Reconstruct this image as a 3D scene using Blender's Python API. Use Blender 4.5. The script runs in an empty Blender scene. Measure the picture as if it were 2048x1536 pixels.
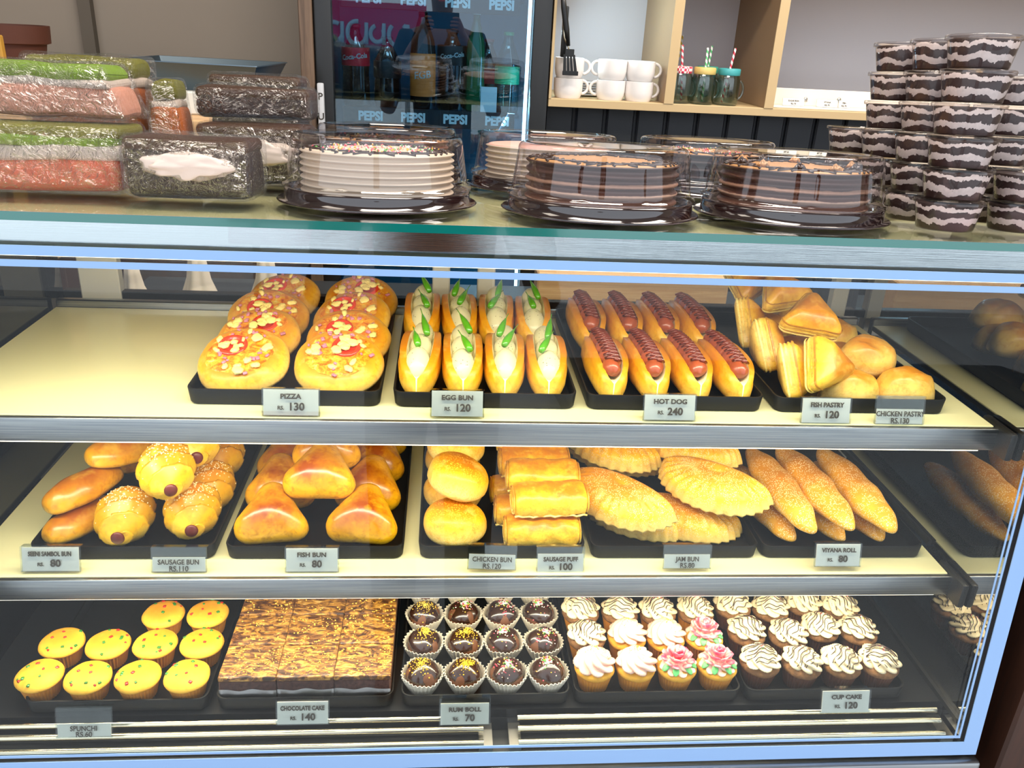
import bpy, bmesh, math, random
from math import sin, cos, pi, sqrt, radians
from mathutils import Vector, Matrix, noise, Euler

SC = bpy.context.scene
COL = SC.collection

# ------------------------------------------------------------------ camera, sky, light, exposure
FPX, YAW, PITCH, ROLL = 1662.58, 0.0934408, 0.4080473, -0.0532366
CAM = Vector((0, 0, 1.5))
_F = Vector((sin(YAW)*cos(PITCH), cos(YAW)*cos(PITCH), -sin(PITCH)))
_r = Vector((cos(YAW), -sin(YAW), 0)); _d = _F.cross(_r)
_R = cos(ROLL)*_r + sin(ROLL)*_d
_D = -sin(ROLL)*_r + cos(ROLL)*_d
cam_data = bpy.data.cameras.new('camera'); cam = bpy.data.objects.new('camera', cam_data)
COL.objects.link(cam); SC.camera = cam
cam_data.sensor_width = 36; cam_data.lens = FPX/2048*36; cam_data.clip_start = .02
_m = Matrix((_R, -_D, -_F)).transposed().to_4x4(); _m.translation = CAM
cam.matrix_world = _m

world = bpy.data.worlds.new('daylight'); SC.world = world; world.use_nodes = True
wb = world.node_tree.nodes['Background']
wb.inputs[0].default_value = (.84, .91, 1.0, 1); wb.inputs[1].default_value = 2.1

SC.view_settings.view_transform = 'Standard'; SC.view_settings.look = 'None'
SC.view_settings.exposure = 0.0; SC.view_settings.gamma = 1.0
SC.view_settings.use_curve_mapping = False
SC.cycles.max_bounces = 12; SC.cycles.transparent_max_bounces = 24
SC.cycles.glossy_bounces = 5; SC.cycles.transmission_bounces = 6; SC.cycles.diffuse_bounces = 4
SC.cycles.caustics_reflective = False; SC.cycles.caustics_refractive = False
SC.cycles.sample_clamp_indirect = 6.0
SC.cycles.use_denoising = True

def area(name, loc, rot, sx, sy, power, col, parent=None):
    l = bpy.data.lights.new(name, 'AREA'); l.shape = 'RECTANGLE'; l.size = sx; l.size_y = sy
    l.energy = power; l.color = col
    o = bpy.data.objects.new(name, l); COL.objects.link(o); o.location = loc; o.rotation_euler = rot
    if parent: o.parent = parent
    return o
def setup_lights():
    # unseen ceiling area lights that brighten the shelving, left wall and counter
    area('ceiling_fill', (1.15, 1.45, 2.68), (0, 0, 0), .9, .5, 40, (1, .90, .80))
    area('ceiling_fill', (-.9, 1.2, 2.68), (0, 0, 0), .5, .4, 4, (1, .88, .74))
    area('ceiling_fill', (.1, .95, 2.68), (0, 0, 0), .9, .3, 24, (1, .90, .80))  # unseen fill, added above the counter to brighten its top and the cakes
setup_lights()

def ray(u, v): return _F + (u-1024)/FPX*_R + (v-768)/FPX*_D
def S(u, v, z):                     # point of the horizontal plane z seen there
    d = ray(u, v); return CAM + d*((z-CAM.z)/d.z)
def SY(u, v, y):                    # point of the upright plane at depth y
    d = ray(u, v); return CAM + d*(y/d.y)

# ------------------------------------------------------------------ mesh helpers
class MB:
    def __init__(s): s.v = []; s.f = []
    def add(s, vf, M=None):
        n = len(s.v)
        s.v += [M @ Vector(p) for p in vf[0]] if M is not None else [Vector(p) for p in vf[0]]
        s.f += [tuple(i+n for i in f) for f in vf[1]]
        return s
def T(x=0, y=0, z=0): return Matrix.Translation((x, y, z))
def RX(a): return Matrix.Rotation(a, 4, 'X')
def RY(a): return Matrix.Rotation(a, 4, 'Y')
def RZ(a): return Matrix.Rotation(a, 4, 'Z')
def SCL(x, y, z): return Matrix.Diagonal((x, y, z, 1))
def box(x0, x1, y0, y1, z0, z1):
    v = [(x, y, z) for z in (z0, z1) for y in (y0, y1) for x in (x0, x1)]
    return v, [(0, 2, 3, 1), (4, 5, 7, 6), (0, 1, 5, 4), (2, 6, 7, 3), (0, 4, 6, 2), (1, 3, 7, 5)]
def rbox(x0, x1, y0, y1, z0, z1, b=.003, seg=2, cuts=0, fn=None):
    bm = bmesh.new(); bmesh.ops.create_cube(bm, size=1)
    for v in bm.verts:
        v.co = Vector(((x0+x1)/2+v.co.x*(x1-x0), (y0+y1)/2+v.co.y*(y1-y0), (z0+z1)/2+v.co.z*(z1-z0)))
    if b > 0: bmesh.ops.bevel(bm, geom=bm.edges[:], offset=b, segments=seg, profile=.5, affect='EDGES')
    if cuts: bmesh.ops.subdivide_edges(bm, edges=bm.edges[:], cuts=cuts, use_grid_fill=True)
    if fn:
        for v in bm.verts: v.co = fn(v.co.copy())
    bm.verts.index_update()
    r = [v.co.copy() for v in bm.verts], [tuple(v.index for v in f.verts) for f in bm.faces]
    bm.free(); return r
def lathe(prof, seg=32, fn=None, closed=False):
    vs = []; fs = []; rings = []
    for k, (r, z) in enumerate(prof):
        if abs(r) < 1e-7:
            vs.append((0, 0, z)); rings.append([len(vs)-1])
        else:
            n = len(vs)
            for i in range(seg):
                t = 2*pi*i/seg; rr, zz = (r, z) if fn is None else fn(t, r, z, k)
                vs.append((rr*cos(t), rr*sin(t), zz))
            rings.append(list(range(n, n+seg)))
    pr = list(zip(rings, rings[1:])) + ([(rings[-1], rings[0])] if closed else [])
    for a, b in pr:
        for i in range(seg):
            j = (i+1) % seg
            if len(a) == 1 and len(b) == 1: continue
            if len(a) == 1: fs.append((a[0], b[j], b[i]))
            elif len(b) == 1: fs.append((a[i], a[j], b[0]))
            else: fs.append((a[i], a[j], b[j], b[i]))
    return vs, fs
def tube(path, r, seg=8, caps=True):
    P = [Vector(p) for p in path]; n = len(P)
    R_ = r if callable(r) else (lambda t: r)
    vs = []; fs = []; up = None
    for i, p in enumerate(P):
        t = (P[min(i+1, n-1)]-P[max(i-1, 0)])
        t = t.normalized() if t.length > 1e-9 else Vector((0, 0, 1))
        if up is None:
            up = t.orthogonal().normalized()
        up = (up - t*up.dot(t))
        up = up.normalized() if up.length > 1e-6 else t.orthogonal().normalized()
        w = t.cross(up); rr = R_(i/(n-1))
        for k in range(seg):
            a = 2*pi*k/seg; vs.append(p + (up*cos(a)+w*sin(a))*rr)
    for i in range(n-1):
        for k in range(seg):
            l = (k+1) % seg
            fs.append((i*seg+k, i*seg+l, (i+1)*seg+l, (i+1)*seg+k))
    if caps:
        fs.append(tuple(range(seg-1, -1, -1))); fs.append(tuple((n-1)*seg+k for k in range(seg)))
    return vs, fs
def blob(fn, nu=28, nv=18):         # closed surface: fn(theta round, phi from pole to pole)
    vs = [fn(0, 0)]; fs = []
    for j in range(1, nv):
        for i in range(nu): vs.append(fn(2*pi*i/nu, pi*j/nv))
    vs.append(fn(0, pi)); e = len(vs)-1
    for i in range(nu): fs.append((0, 1+(i+1) % nu, 1+i)); fs.append((e, 1+(nv-2)*nu+i, 1+(nv-2)*nu+(i+1) % nu))
    for j in range(nv-2):
        for i in range(nu):
            a = 1+j*nu+i; b = 1+j*nu+(i+1) % nu
            fs.append((a, b, b+nu, a+nu))
    # ring j runs around; flip so normals point out for (sin cos, sin sin, cos)
    return vs, [tuple(reversed(f)) for f in fs]
def sp(x, e): return math.copysign(abs(x)**e, x)
def ell(a, b, c, ez=1., exy=1., nz=0, fr=1, seed=0, nu=28, nv=18, axis='z', fn=None):
    """superellipsoid; axis = pole axis"""
    def g(t, p):
        s = sp(sin(p), ez); x, y, z = s*sp(cos(t), exy), s*sp(sin(t), exy), sp(cos(p), ez)
        if axis == 'y': x, y, z = y, z, x
        elif axis == 'x': x, y, z = z, x, y
        q = Vector((x*a, y*b, z*c))
        if nz: q = q*(1+nz*noise.noise(Vector((x, y, z))*fr+Vector((seed*3.1, seed, seed*1.7))))
        return fn(q) if fn else q
    return blob(g, nu, nv)
def dup_mb(mb):
    m = MB(); m.v = [v.copy() for v in mb.v]; m.f = list(mb.f); return m

def obj(name, mb, mat, parent=None, smooth=True, angle=None, kind=None, label=None):
    me = bpy.data.meshes.new(name); me.from_pydata([tuple(v) for v in mb.v], [], mb.f)
    if smooth:
        me.polygons.foreach_set('use_smooth', [True]*len(me.polygons))
        if angle: me.set_sharp_from_angle(angle=radians(angle))
    me.materials.append(mat); me.update()
    o = bpy.data.objects.new(name, me); COL.objects.link(o)
    if parent: o.parent = parent
    if kind: o['kind'] = kind
    if label: o['label'] = label
    return o
def tag(o, label, cat, group=None):
    o['label'] = label; o['category'] = cat
    if group: o['group'] = group
    return o
def thing(name, label=None, cat=None, loc=(0, 0, 0), rot=(0, 0, 0), group=None):
    o = bpy.data.objects.new(name, None); COL.objects.link(o); o.empty_display_size = .02
    o.location = loc; o.rotation_euler = rot
    if label: tag(o, label, cat, group)
    return o
def struct(name, mb, mat, smooth=False):
    o = obj(name, mb, mat, None, smooth); o['kind'] = 'structure'; return o
class Proto:
    """first use places the original, later uses place copies of it and of its parts"""
    def __init__(s, root, kids): s.root = root; s.kids = kids; s.used = False
    def put(s, loc, rot, label, group=None, scale=None):
        if not s.used: r = s.root; s.used = True
        else:
            r = s.root.copy(); COL.objects.link(r)
            for ch in s.kids:
                c = ch.copy(); COL.objects.link(c); c.parent = r
                for g in [k for k in SUB.get(ch.name, [])]:
                    d = g.copy(); COL.objects.link(d); d.parent = c
        r.location = loc; r.rotation_euler = rot; r['label'] = label
        if group: r['group'] = group
        if scale: r.scale = scale
        PLACED.append(r); return r
SUB = {}
PLACED = []                         # things laid out since the last settle()
from mathutils.bvhtree import BVHTree
def settle(floor, x0, x1, y0, y1, its=45, skip=('chilli', 'sauce', 'sesame_seeds', 'cheese', 'onion_bits', 'tomato_slice', 'crumb', 'flaky_edge'), rim=.0175, wall=True, cap=.011):
    """let piled goods rest on the tray and beside each other instead of inside each other"""
    its_ = []
    for r in PLACED:
        R = Euler(r.rotation_euler).to_matrix() @ Matrix.Diagonal(r.scale); vs, fs = [], []
        for o in ([r] if r.type == 'MESH' else []) + [c for c in COL.objects if c.parent == r and c.name.split('.')[0] not in skip]:
            n = len(vs); vs += [R @ v.co for v in o.data.vertices]; fs += [[i+n for i in p.vertices] for p in o.data.polygons]
        bm = bmesh.new(); bv = [bm.verts.new(v) for v in vs]
        for f in fs:
            try: bm.faces.new([bv[i] for i in f])
            except ValueError: pass
        bmesh.ops.recalc_face_normals(bm, faces=bm.faces[:]); bm.normal_update()
        t = BVHTree.FromBMesh(bm); bm.free()
        lo = min(v.z for v in vs); low = [v for v in vs if v.z < lo+.016] or vs
        its_.append(dict(o=r, p=Vector(r.location), p0=Vector(r.location), t=t, s=vs[::max(1, len(vs)//220)], rad=max(v.length for v in vs), lo=lo,
                         b=(min(v.x for v in low), max(v.x for v in low), min(v.y for v in low), max(v.y for v in low))))
    for k in range(its):
        moved = False
        for i, A in enumerate(its_):
            for B in its_[i+1:]:
                d = B['p']-A['p']
                if d.length > A['rad']+B['rad']: continue
                best = 0; bn = None
                for P, Q, sg in ((A, B, -1), (B, A, 1)):
                    off = P['p']-Q['p']
                    for v in P['s']:
                        q, n, _, dist = Q['t'].find_nearest(v+off, .03)
                        if q is None: continue
                        if (v+off-q).dot(n) < 0 and dist > best: best = dist; bn = n*sg
                if bn is not None and best > .0004:
                    moved = True; m = bn*min(best, .006)*.55
                    up = A if A['p'].z+A['lo'] > B['p'].z+B['lo']+.006 else (B if B['p'].z+B['lo'] > A['p'].z+A['lo']+.006 else None)
                    wa, wb = (1, 1) if up is None else ((1.6, .25) if up is A else (.25, 1.6))
                    A['p'] -= m*wa; B['p'] += m*wb
        for A in its_:
            d = A['p']-A['p0']
            if d.length > cap: A['p'] = A['p0']+d.normalized()*cap
            p = A['p']; p.z = max(p.z, floor+.0006-A['lo'])
            if wall and p.z+A['lo'] < floor+rim:
                a, b, c, d = A['b']
                if b-a < x1-x0: p.x = min(max(p.x, x0-a), x1-b)
                if d-c < y1-y0: p.y = min(max(p.y, y0-c), y1-d)
        if not moved: break
    for A in its_: A['o'].location = A['p']
    PLACED.clear()
def spread(dmin, x0, x1, y0, y1, its=200):
    """even out round goods standing on one tray"""
    for k in range(its):
        for i, A in enumerate(PLACED):
            for B in PLACED[i+1:]:
                d = (B.location-A.location).to_2d()
                if 1e-6 < d.length < dmin:
                    m = (d.normalized()*(dmin-d.length)*.5).to_3d(); A.location -= m; B.location += m
        for A in PLACED:
            A.location.x = min(max(A.location.x, x0), x1); A.location.y = min(max(A.location.y, y0), y1)
    PLACED.clear()
# ------------------------------------------------------------------ materials
def srgb(h):
    h = h.lstrip('#'); c = [int(h[i:i+2], 16)/255 for i in (0, 2, 4)]
    return tuple((x/12.92 if x <= .04045 else ((x+.055)/1.055)**2.4) for x in c) + (1,)
class NT:
    def __init__(s, name):
        s.m = bpy.data.materials.new(name); s.m.use_nodes = True; s.t = s.m.node_tree
        s.b = s.t.nodes['Principled BSDF']; s.out = s.t.nodes['Material Output']
    def n(s, typ, **kw):
        x = s.t.nodes.new(typ)
        for k, v in kw.items():
            if k.startswith('i_'):
                key = k[2:]; key = int(key) if key.isdigit() else key.replace('_', ' ')
                s.put(v, x.inputs[key])
            else: setattr(x, k, v)
        return x
    def put(s, v, inp):
        if isinstance(v, bpy.types.NodeSocket): s.t.links.new(v, inp)
        else: inp.default_value = v
    def coord(s, kind='Object'): return s.n('ShaderNodeTexCoord').outputs[kind]
    def rnd(s): return s.n('ShaderNodeObjectInfo').outputs['Random']
    def math(s, op, a, b=0., clamp=False): 
        x = s.n('ShaderNodeMath', operation=op, use_clamp=clamp); s.put(a, x.inputs[0]); s.put(b, x.inputs[1]); return x.outputs[0]
    def shifted(s, vec, amt=37.):
        r = s.math('MULTIPLY', s.rnd(), amt)
        c = s.n('ShaderNodeCombineXYZ', i_0=r, i_1=r, i_2=r)
        v = s.n('ShaderNodeVectorMath', operation='ADD'); s.put(vec, v.inputs[0]); s.put(c.outputs[0], v.inputs[1]); return v.outputs[0]
    def noise(s, vec, scale, detail=3, rough=.55, dist=0.):
        x = s.n('ShaderNodeTexNoise'); s.put(vec, x.inputs['Vector']); x.inputs['Scale'].default_value = scale
        x.inputs['Detail'].default_value = detail; x.inputs['Roughness'].default_value = rough; x.inputs['Distortion'].default_value = dist
        return x.outputs['Fac']
    def voro(s, vec, scale, feature='F1', out='Distance'):
        x = s.n('ShaderNodeTexVoronoi', feature=feature); s.put(vec, x.inputs['Vector']); x.inputs['Scale'].default_value = scale
        return x.outputs[out]
    def ramp(s, fac, stops, interp='LINEAR'):
        x = s.n('ShaderNodeValToRGB'); s.put(fac, x.inputs[0]); e = x.color_ramp; e.interpolation = interp
        while len(e.elements) < len(stops): e.elements.new(.5)
        for k, (p, c) in enumerate(stops):
            e.elements[k].position = p; e.elements[k].color = srgb(c) if isinstance(c, str) else ((c, c, c, 1) if not isinstance(c, tuple) else c)
        return x.outputs[0]
    def mix(s, fac, a, b, typ='MIX'):
        x = s.n('ShaderNodeMix', data_type='RGBA', blend_type=typ)
        s.put(fac, x.inputs[0]); s.put(srgb(a) if isinstance(a, str) else a, x.inputs[6]); s.put(srgb(b) if isinstance(b, str) else b, x.inputs[7]); return x.outputs[2]
    def sep(s, vec): return s.n('ShaderNodeSeparateXYZ', i_0=vec).outputs
    def mapv(s, vec, scale=(1, 1, 1), loc=(0, 0, 0), rot=(0, 0, 0)):
        x = s.n('ShaderNodeMapping'); s.put(vec, x.inputs[0]); x.inputs['Scale'].default_value = scale; x.inputs['Location'].default_value = loc
        x.inputs['Rotation'].default_value = rot; return x.outputs[0]
    def bump(s, h, strength=.3, dist=.002):
        x = s.n('ShaderNodeBump'); s.put(h, x.inputs['Height']); x.inputs['Strength'].default_value = strength; x.inputs['Distance'].default_value = dist
        s.t.links.new(x.outputs[0], s.b.inputs['Normal']); return x.outputs[0]
    def set(s, **kw):
        for k, v in kw.items():
            key = {'col': 'Base Color', 'rough': 'Roughness', 'metal': 'Metallic', 'coat': 'Coat Weight', 'spec': 'Specular IOR Level', 'sss': 'Subsurface Weight',
                   'emit': 'Emission Color', 'estr': 'Emission Strength', 'croug': 'Coat Roughness', 'aniso': 'Anisotropic', 'sheen': 'Sheen Weight', 'trans': 'Transmission Weight', 'ior': 'IOR'}[k]
            s.put(srgb(v) if isinstance(v, str) else v, s.b.inputs[key])
        return s.m
def plain(name, col, rough=.5, metal=0., coat=0., spec=.5, vary=0., vscale=30, bump=0., bscale=200, bdist=.001):
    t = NT(name); c = srgb(col) if isinstance(col, str) else col
    if vary:
        f = t.noise(t.shifted(t.coord()), vscale, 4)
        c = t.mix(f, tuple(x*(1-vary) for x in c[:3])+(1,), tuple(min(1, x*(1+vary)) for x in c[:3])+(1,))
    if bump: t.bump(t.noise(t.coord(), bscale, 3), bump, bdist)
    return t.set(col=c, rough=rough, metal=metal, coat=coat, spec=spec)
def emit(name, col, strength):
    t = NT(name); return t.set(col=col, emit=col, estr=strength)
def clear(name, tint='#ffffff', ior=1.45, rough=.0, extra=0., bump=None, body=None):
    """see-through sheet: transparent plus a Fresnel reflection"""
    t = NT(name); t.t.nodes.remove(t.b)
    tr = t.n('ShaderNodeBsdfTransparent', i_Color=srgb(tint) if isinstance(tint, str) else tint)
    gl = t.n('ShaderNodeBsdfGlossy', i_Roughness=rough)
    bf = t.n('ShaderNodeNewGeometry').outputs['Backfacing']
    fr = t.n('ShaderNodeFresnel', i_IOR=t.math('ADD', t.math('MULTIPLY', bf, 1/ior-ior), ior))
    if bump:
        b = t.n('ShaderNodeBump'); vec = t.mapv(t.coord(), bump[1]); t.put(t.noise(vec, bump[0], 3, .6, bump[4] if len(bump) > 4 else 0.), b.inputs['Height'])
        b.inputs['Strength'].default_value = bump[2]; b.inputs['Distance'].default_value = bump[3]
        t.t.links.new(b.outputs[0], gl.inputs['Normal']); t.t.links.new(b.outputs[0], fr.inputs['Normal'])
    f = fr.outputs[0]
    if extra: f = t.math('ADD', f, extra, True)
    mx = t.n('ShaderNodeMixShader'); t.put(f, mx.inputs[0]); t.put(tr.outputs[0], mx.inputs[1]); t.put(gl.outputs[0], mx.inputs[2])
    s = mx.outputs[0]
    t.t.links.new(s, t.out.inputs[0]); return t.m
def bread(name, pale, gold, brown, rough=.38, nsc=22, lo=.18, hi=.95, coat=.25, sugar=None, bump=.12, fine=260, axis=2, amp=.5):
    t = NT(name); g = t.sep(t.coord('Generated')); o = t.shifted(t.coord())
    z = t.math('ADD', g[axis], t.math('MULTIPLY', t.math('SUBTRACT', t.noise(o, nsc, 4, .6), .5), amp))
    pale, gold, brown = [tuple(x*k for x, k in zip(srgb(q), (1.0, g_, .9, 1))) for q, g_ in ((pale, 1.05), (gold, 1.16), (brown, 1.12))]
    c = t.ramp(z, [(lo, pale), ((lo+hi)/2-.05, gold), (hi, brown)])
    mot = t.ramp(t.noise(o, nsc*4.5, 5, .7, .5), [(.48, 0.), (.68, .55)]); c = t.mix(mot, c, brown)
    c = t.mix(t.ramp(t.noise(o, nsc*2.2, 3, .6), [(.55, 0.), (.72, .35)]), c, pale)
    c = t.mix(t.math('MULTIPLY', t.rnd(), .12), c, brown, 'MULTIPLY')
    h = t.noise(o, fine, 3)
    if sugar:
        d = t.voro(o, sugar[1]); k = t.math('LESS_THAN', d, sugar[2]); k2 = t.math('MULTIPLY', k, t.math('GREATER_THAN', t.noise(o, 70, 2), .42))
        k2 = t.math('MULTIPLY', k2, t.math('GREATER_THAN', g[2], sugar[3]))
        c = t.mix(k2, c, sugar[0]); h = t.math('ADD', h, t.math('MULTIPLY', k2, 1.2)); bump = .35
    t.bump(h, bump, .0012)
    return t.set(col=c, rough=rough, coat=coat, spec=.4, croug=.25)

M = {}
M['steel'] = plain('brushed_steel', '#b9b7b2', .28, 1., vary=.06, vscale=8)
t = NT('fascia_steel'); v = t.mapv(t.coord(), (1.2, 60, 260)); t.bump(t.noise(v, 6, 3), .05, .002); M['fascia'] = t.set(col='#dfe6ea', rough=.1, metal=1.)
t = NT('trim_steel'); v = t.mapv(t.coord(), (1.5, 80, 120)); f = t.noise(v, 5, 3)
M['trim'] = t.set(col=t.ramp(f, [(.3, '#8f949a'), (.7, '#b4b6b6')]), rough=.3, metal=1.)
M['chrome'] = plain('polished_steel', '#d9d2bb', .14, 1.)
M['cream'] = plain('cream_shelf', '#efe9b4', .22, coat=.3, spec=.4)
M['deck'] = plain('dark_steel_deck', '#34363a', .35, .8)
M['white_frame'] = plain('white_frame', '#d8d6cc', .4)
M['dark'] = plain('dark_panel', '#0d0e10', .4)
M['darkgrey'] = plain('dark_grey', '#26282b', .4)
M['black'] = plain('black_plastic', '#141516', .38, spec=.45)
M['tray'] = plain('black_tray', '#0b0c0d', .5, spec=.3, bump=.08, bscale=900)
M['glass'] = clear('front_glass', '#fbfcfb', 1.32)
M['sideglass'] = clear('side_mirror_glass', '#3c464e', 1.5, extra=.5)
M['darkglass'] = clear('dark_side_glass', '#4a4640', 1.5)
M['topglass'] = clear('top_glass', '#f6faf8', 1.15, extra=.0)
M['glassedge'] = NT('glass_edge').set(col='#0a6a60', rough=.12, spec=.8, coat=.5)
M['band'] = NT('printed_border').set(col='#8fb0da', rough=.35)
M['acrylic'] = clear('clear_acrylic', '#eef2f2', 1.4, extra=.02)
M['paper'] = plain('tag_paper', '#f6f0e4', .6)
M['ink'] = plain('tag_ink', '#3a352e', .6)
M['white'] = plain('white_ceramic', '#e9e4e0', .2, coat=.4)
M['napkin'] = plain('white_napkin', '#f2e6da', .8, vary=.04)
M['wood'] = None
t = NT('pale_wood'); v = t.mapv(t.coord(), (1.2, 22, 30)); f = t.noise(v, 6, 4, .6, .6); M['wood'] = t.set(col=t.ramp(f, [(.25, '#b98a5a'), (.75, '#dcb98a')]), rough=.5)
t = NT('brown_wood'); v = t.mapv(t.coord(), (20, 20, 1.2)); f = t.noise(v, 5, 4, .6, .8); M['trimwood'] = t.set(col=t.ramp(f, [(.25, '#4e3d31'), (.75, '#7a6350')]), rough=.6)
t = NT('dark_wood'); v = t.mapv(t.coord(), (14, 14, 1.)); f = t.noise(v, 4, 4, .6, .8); M['darkwood'] = t.set(col=t.ramp(f, [(.25, '#2a160d'), (.75, '#472717')]), rough=.5)
M['beige'] = plain('beige_laminate', '#bfa57a', .5)
M['beigeside'] = plain('beige_side', '#a08363', .5)
M['wallgrey'] = plain('taupe_wall', '#8f8578', .8, vary=.05, vscale=3)
M['wallwhite'] = plain('white_board', '#cfcbd0', .6)
M['navy'] = plain('navy_panelling', '#16191f', .5)
M['floor'] = plain('grey_floor', '#77736d', .5, vary=.1, vscale=4)
M['ceil'] = plain('off_white_ceiling', '#d4cfc4', .8)
M['pave'] = plain('pale_pavement', '#c9ccce', .8, vary=.08, vscale=2)
M['counter'] = plain('olive_cream_board', '#d2c294', .45)
M['pinkreflect'] = plain('pink_reflection_strip', '#e4bccb', .4)  # pink reflection along the glass overhang, put into the strip's base colour

# pastry
M['bun'] = bread('bun_crust', '#f0bd52', '#e8a01c', '#b5620a', lo=.05, hi=1.15, amp=.6)
M['egg_crust'] = bread('egg_bun_crust', '#f6cf6a', '#efab20', '#cf7a0e', lo=.02, hi=1.25, amp=.35)
M['crumb'] = plain('bread_crumb', '#f5e6ba', .8, vary=.05, bump=.2, bscale=300)
M['fishbun'] = bread('fish_bun_crust', '#f7bf24', '#f0a40e', '#8a3a03', rough=.26, nsc=22, lo=.12, hi=1.05, coat=.5, amp=.7)
M['seeni'] = bread('seeni_bun_crust', '#f3c84e', '#e69a12', '#9a4a06', rough=.3, nsc=16, lo=.05, hi=1.05, coat=.4, amp=.8)
M['chickenbun'] = bread('chicken_bun_crust', '#f8da86', '#f0ab18', '#c06a0c', rough=.5, nsc=20, lo=.30, hi=1.25, sugar=('#f0bb3a', 420, .32, .3), amp=.5)
M['sausbun'] = bread('sausage_bun_crust', '#f7d66a', '#efb11c', '#c4740c', lo=.02, hi=1.15, amp=.45)
M['puff'] = bread('puff_crust', '#f8d35a', '#f2b01c', '#c4720c', rough=.42, nsc=34, lo=.16, hi=1.35, bump=.9, fine=120, amp=.8)
M['pastry'] = bread('pastry_crust', '#f1ca6a', '#e8aa30', '#b3680e', rough=.4, nsc=24, lo=-.05, hi=1.2, bump=.4, fine=140, amp=.9)
M['pastrypale'] = bread('pale_pastry_crust', '#f2cf94', '#ebb75c', '#bd741c', rough=.42, nsc=24, lo=-.05, hi=1.25, bump=.3, fine=140, amp=.9)
M['flaky'] = bread('flaky_edge', '#f4dc8c', '#e3b23c', '#b97618', rough=.55, nsc=60, bump=.6, fine=200, amp=.9)
M['jam'] = bread('jam_bun_crust', '#f8da8a', '#f1aa18', '#c4760f', rough=.55, nsc=14, lo=.05, hi=1.2, sugar=('#e9cd95', 520, .34, .25), amp=.5)
M['viyana'] = bread('viyana_crust', '#f4c35a', '#e8a026', '#bd7218', rough=.6, nsc=14, lo=-.05, hi=1.15, sugar=('#ecd3a2', 480, .36, .2), amp=.6)
M['dough'] = bread('pizza_dough', '#f5cf7c', '#f0ab2a', '#cf7a16', rough=.5, nsc=25, lo=.1, hi=1.2, amp=.4)
t = NT('pizza_topping'); o = t.shifted(t.coord()); f = t.noise(o, 60, 4, .65, .4); t.bump(t.noise(o, 220, 3), .5, .002)
M['topping'] = t.set(col=t.ramp(t.noise(o, 95, 4, .7, .6), [(.30, '#a04008'), (.42, '#cf7012'), (.52, '#e39a24'), (.60, '#d9b23c'), (.72, '#e8d68a')]), rough=.35, coat=.2)
M['tomato'] = plain('tomato', '#d8381a', .25, coat=.4, vary=.15, vscale=80)
M['cheese'] = plain('melted_cheese', '#f5dc84', .35, vary=.1, vscale=90)
M['onion'] = plain('red_onion', '#c0788c', .4, vary=.25, vscale=120)
t = NT('boiled_egg'); o = t.shifted(t.coord()); k = t.math('LESS_THAN', t.voro(o, 260), .16); k = t.math('MULTIPLY', k, t.math('GREATER_THAN', t.noise(o, 60, 2), .5))
M['egg'] = t.set(col=t.mix(k, '#d3cea6', '#3a3222'), rough=.3, coat=.2)
M['chilli'] = plain('green_chilli', '#4f9c1e', .22, coat=.4, vary=.3, vscale=60)
M['sausage'] = plain('sausage', '#9c4a2c', .3, coat=.3, vary=.3, vscale=90, bump=.3, bscale=160)
M['sauce'] = plain('brown_sauce', '#6e2410', .2, coat=.5)
M['darkmeat'] = plain('dark_sausage_end', '#5c1d14', .4)
M['sesame'] = plain('sesame', '#fbeebc', .5)
M['muffin'] = bread('muffin_top', '#f2b446', '#f0b03a', '#d68a1c', rough=.6, nsc=30, lo=.0, hi=1.25, coat=0., amp=.5)
M['liner'] = plain('orange_paper_liner', '#c98424', .6, vary=.1)
M['linerdark'] = plain('brown_paper_liner', '#5e3722', .6, vary=.15)
M['candyred'] = plain('red_candied_fruit', '#b8281c', .3, coat=.3)
M['candygreen'] = plain('green_candied_fruit', '#2f7a2a', .3, coat=.3)
M['spongeyellow'] = bread('yellow_sponge', '#d99a34', '#dc9c36', '#b87422', rough=.8, coat=0.)
t = NT('chocolate_sponge'); o = t.shifted(t.coord()); f = t.noise(o, 180, 4, .7); t.bump(t.noise(o, 500, 3), .5, .0015)
M['sponge'] = t.set(col=t.ramp(f, [(.3, '#2f1a15'), (.75, '#5e3e35')]), rough=.85)
t = NT('brown_sponge'); o = t.shifted(t.coord()); f = t.noise(o, 180, 4, .7); t.bump(t.noise(o, 500, 3), .4, .0012)
M['spongebrown'] = t.set(col=t.ramp(f, [(.3, '#5f3d20'), (.75, '#93683a')]), rough=.8)
t = NT('swirled_frosting'); o = t.mapv(t.shifted(t.coord()), (1, 2.6, 1), rot=(0, 0, .35)); f = t.noise(o, 42, 5, .7, 1.6); t.bump(f, .7, .003)
M['frost'] = t.set(col=t.ramp(f, [(.36, '#2c170f'), (.47, '#5f3a20'), (.55, '#a47430'), (.64, '#c99a48'), (.76, '#ead2a0')]), rough=.4, coat=.2)
M['nuts'] = plain('chopped_nuts', '#e0b04a', .5, vary=.4, vscale=200)
M['parch'] = clear('baking_paper', '#9aa0aa', 1.35, rough=.4, extra=.25)
M['cream_icing'] = plain('cream_icing', '#e2d2ac', .45, spec=.3)
M['pink_icing'] = plain('pale_pink_icing', '#e8bfaa', .45, spec=.3)
t = NT('icing_petals'); o = t.shifted(t.coord()); f = t.noise(o, 90, 2, .5)
M['petal'] = t.set(col=t.ramp(f, [(.35, '#ec3f62'), (.52, '#f58a92'), (.7, '#fbd3bc')]), rough=.45)
M['leaf'] = plain('green_icing', '#5cbf6a', .45, vary=.2, vscale=100)
M['drizzle'] = plain('chocolate_drizzle', '#2b1710', .3, coat=.3)
t = NT('sprinkles'); o = t.coord(); c = t.voro(o, 260, out='Color'); s = t.sep(c)
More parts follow.
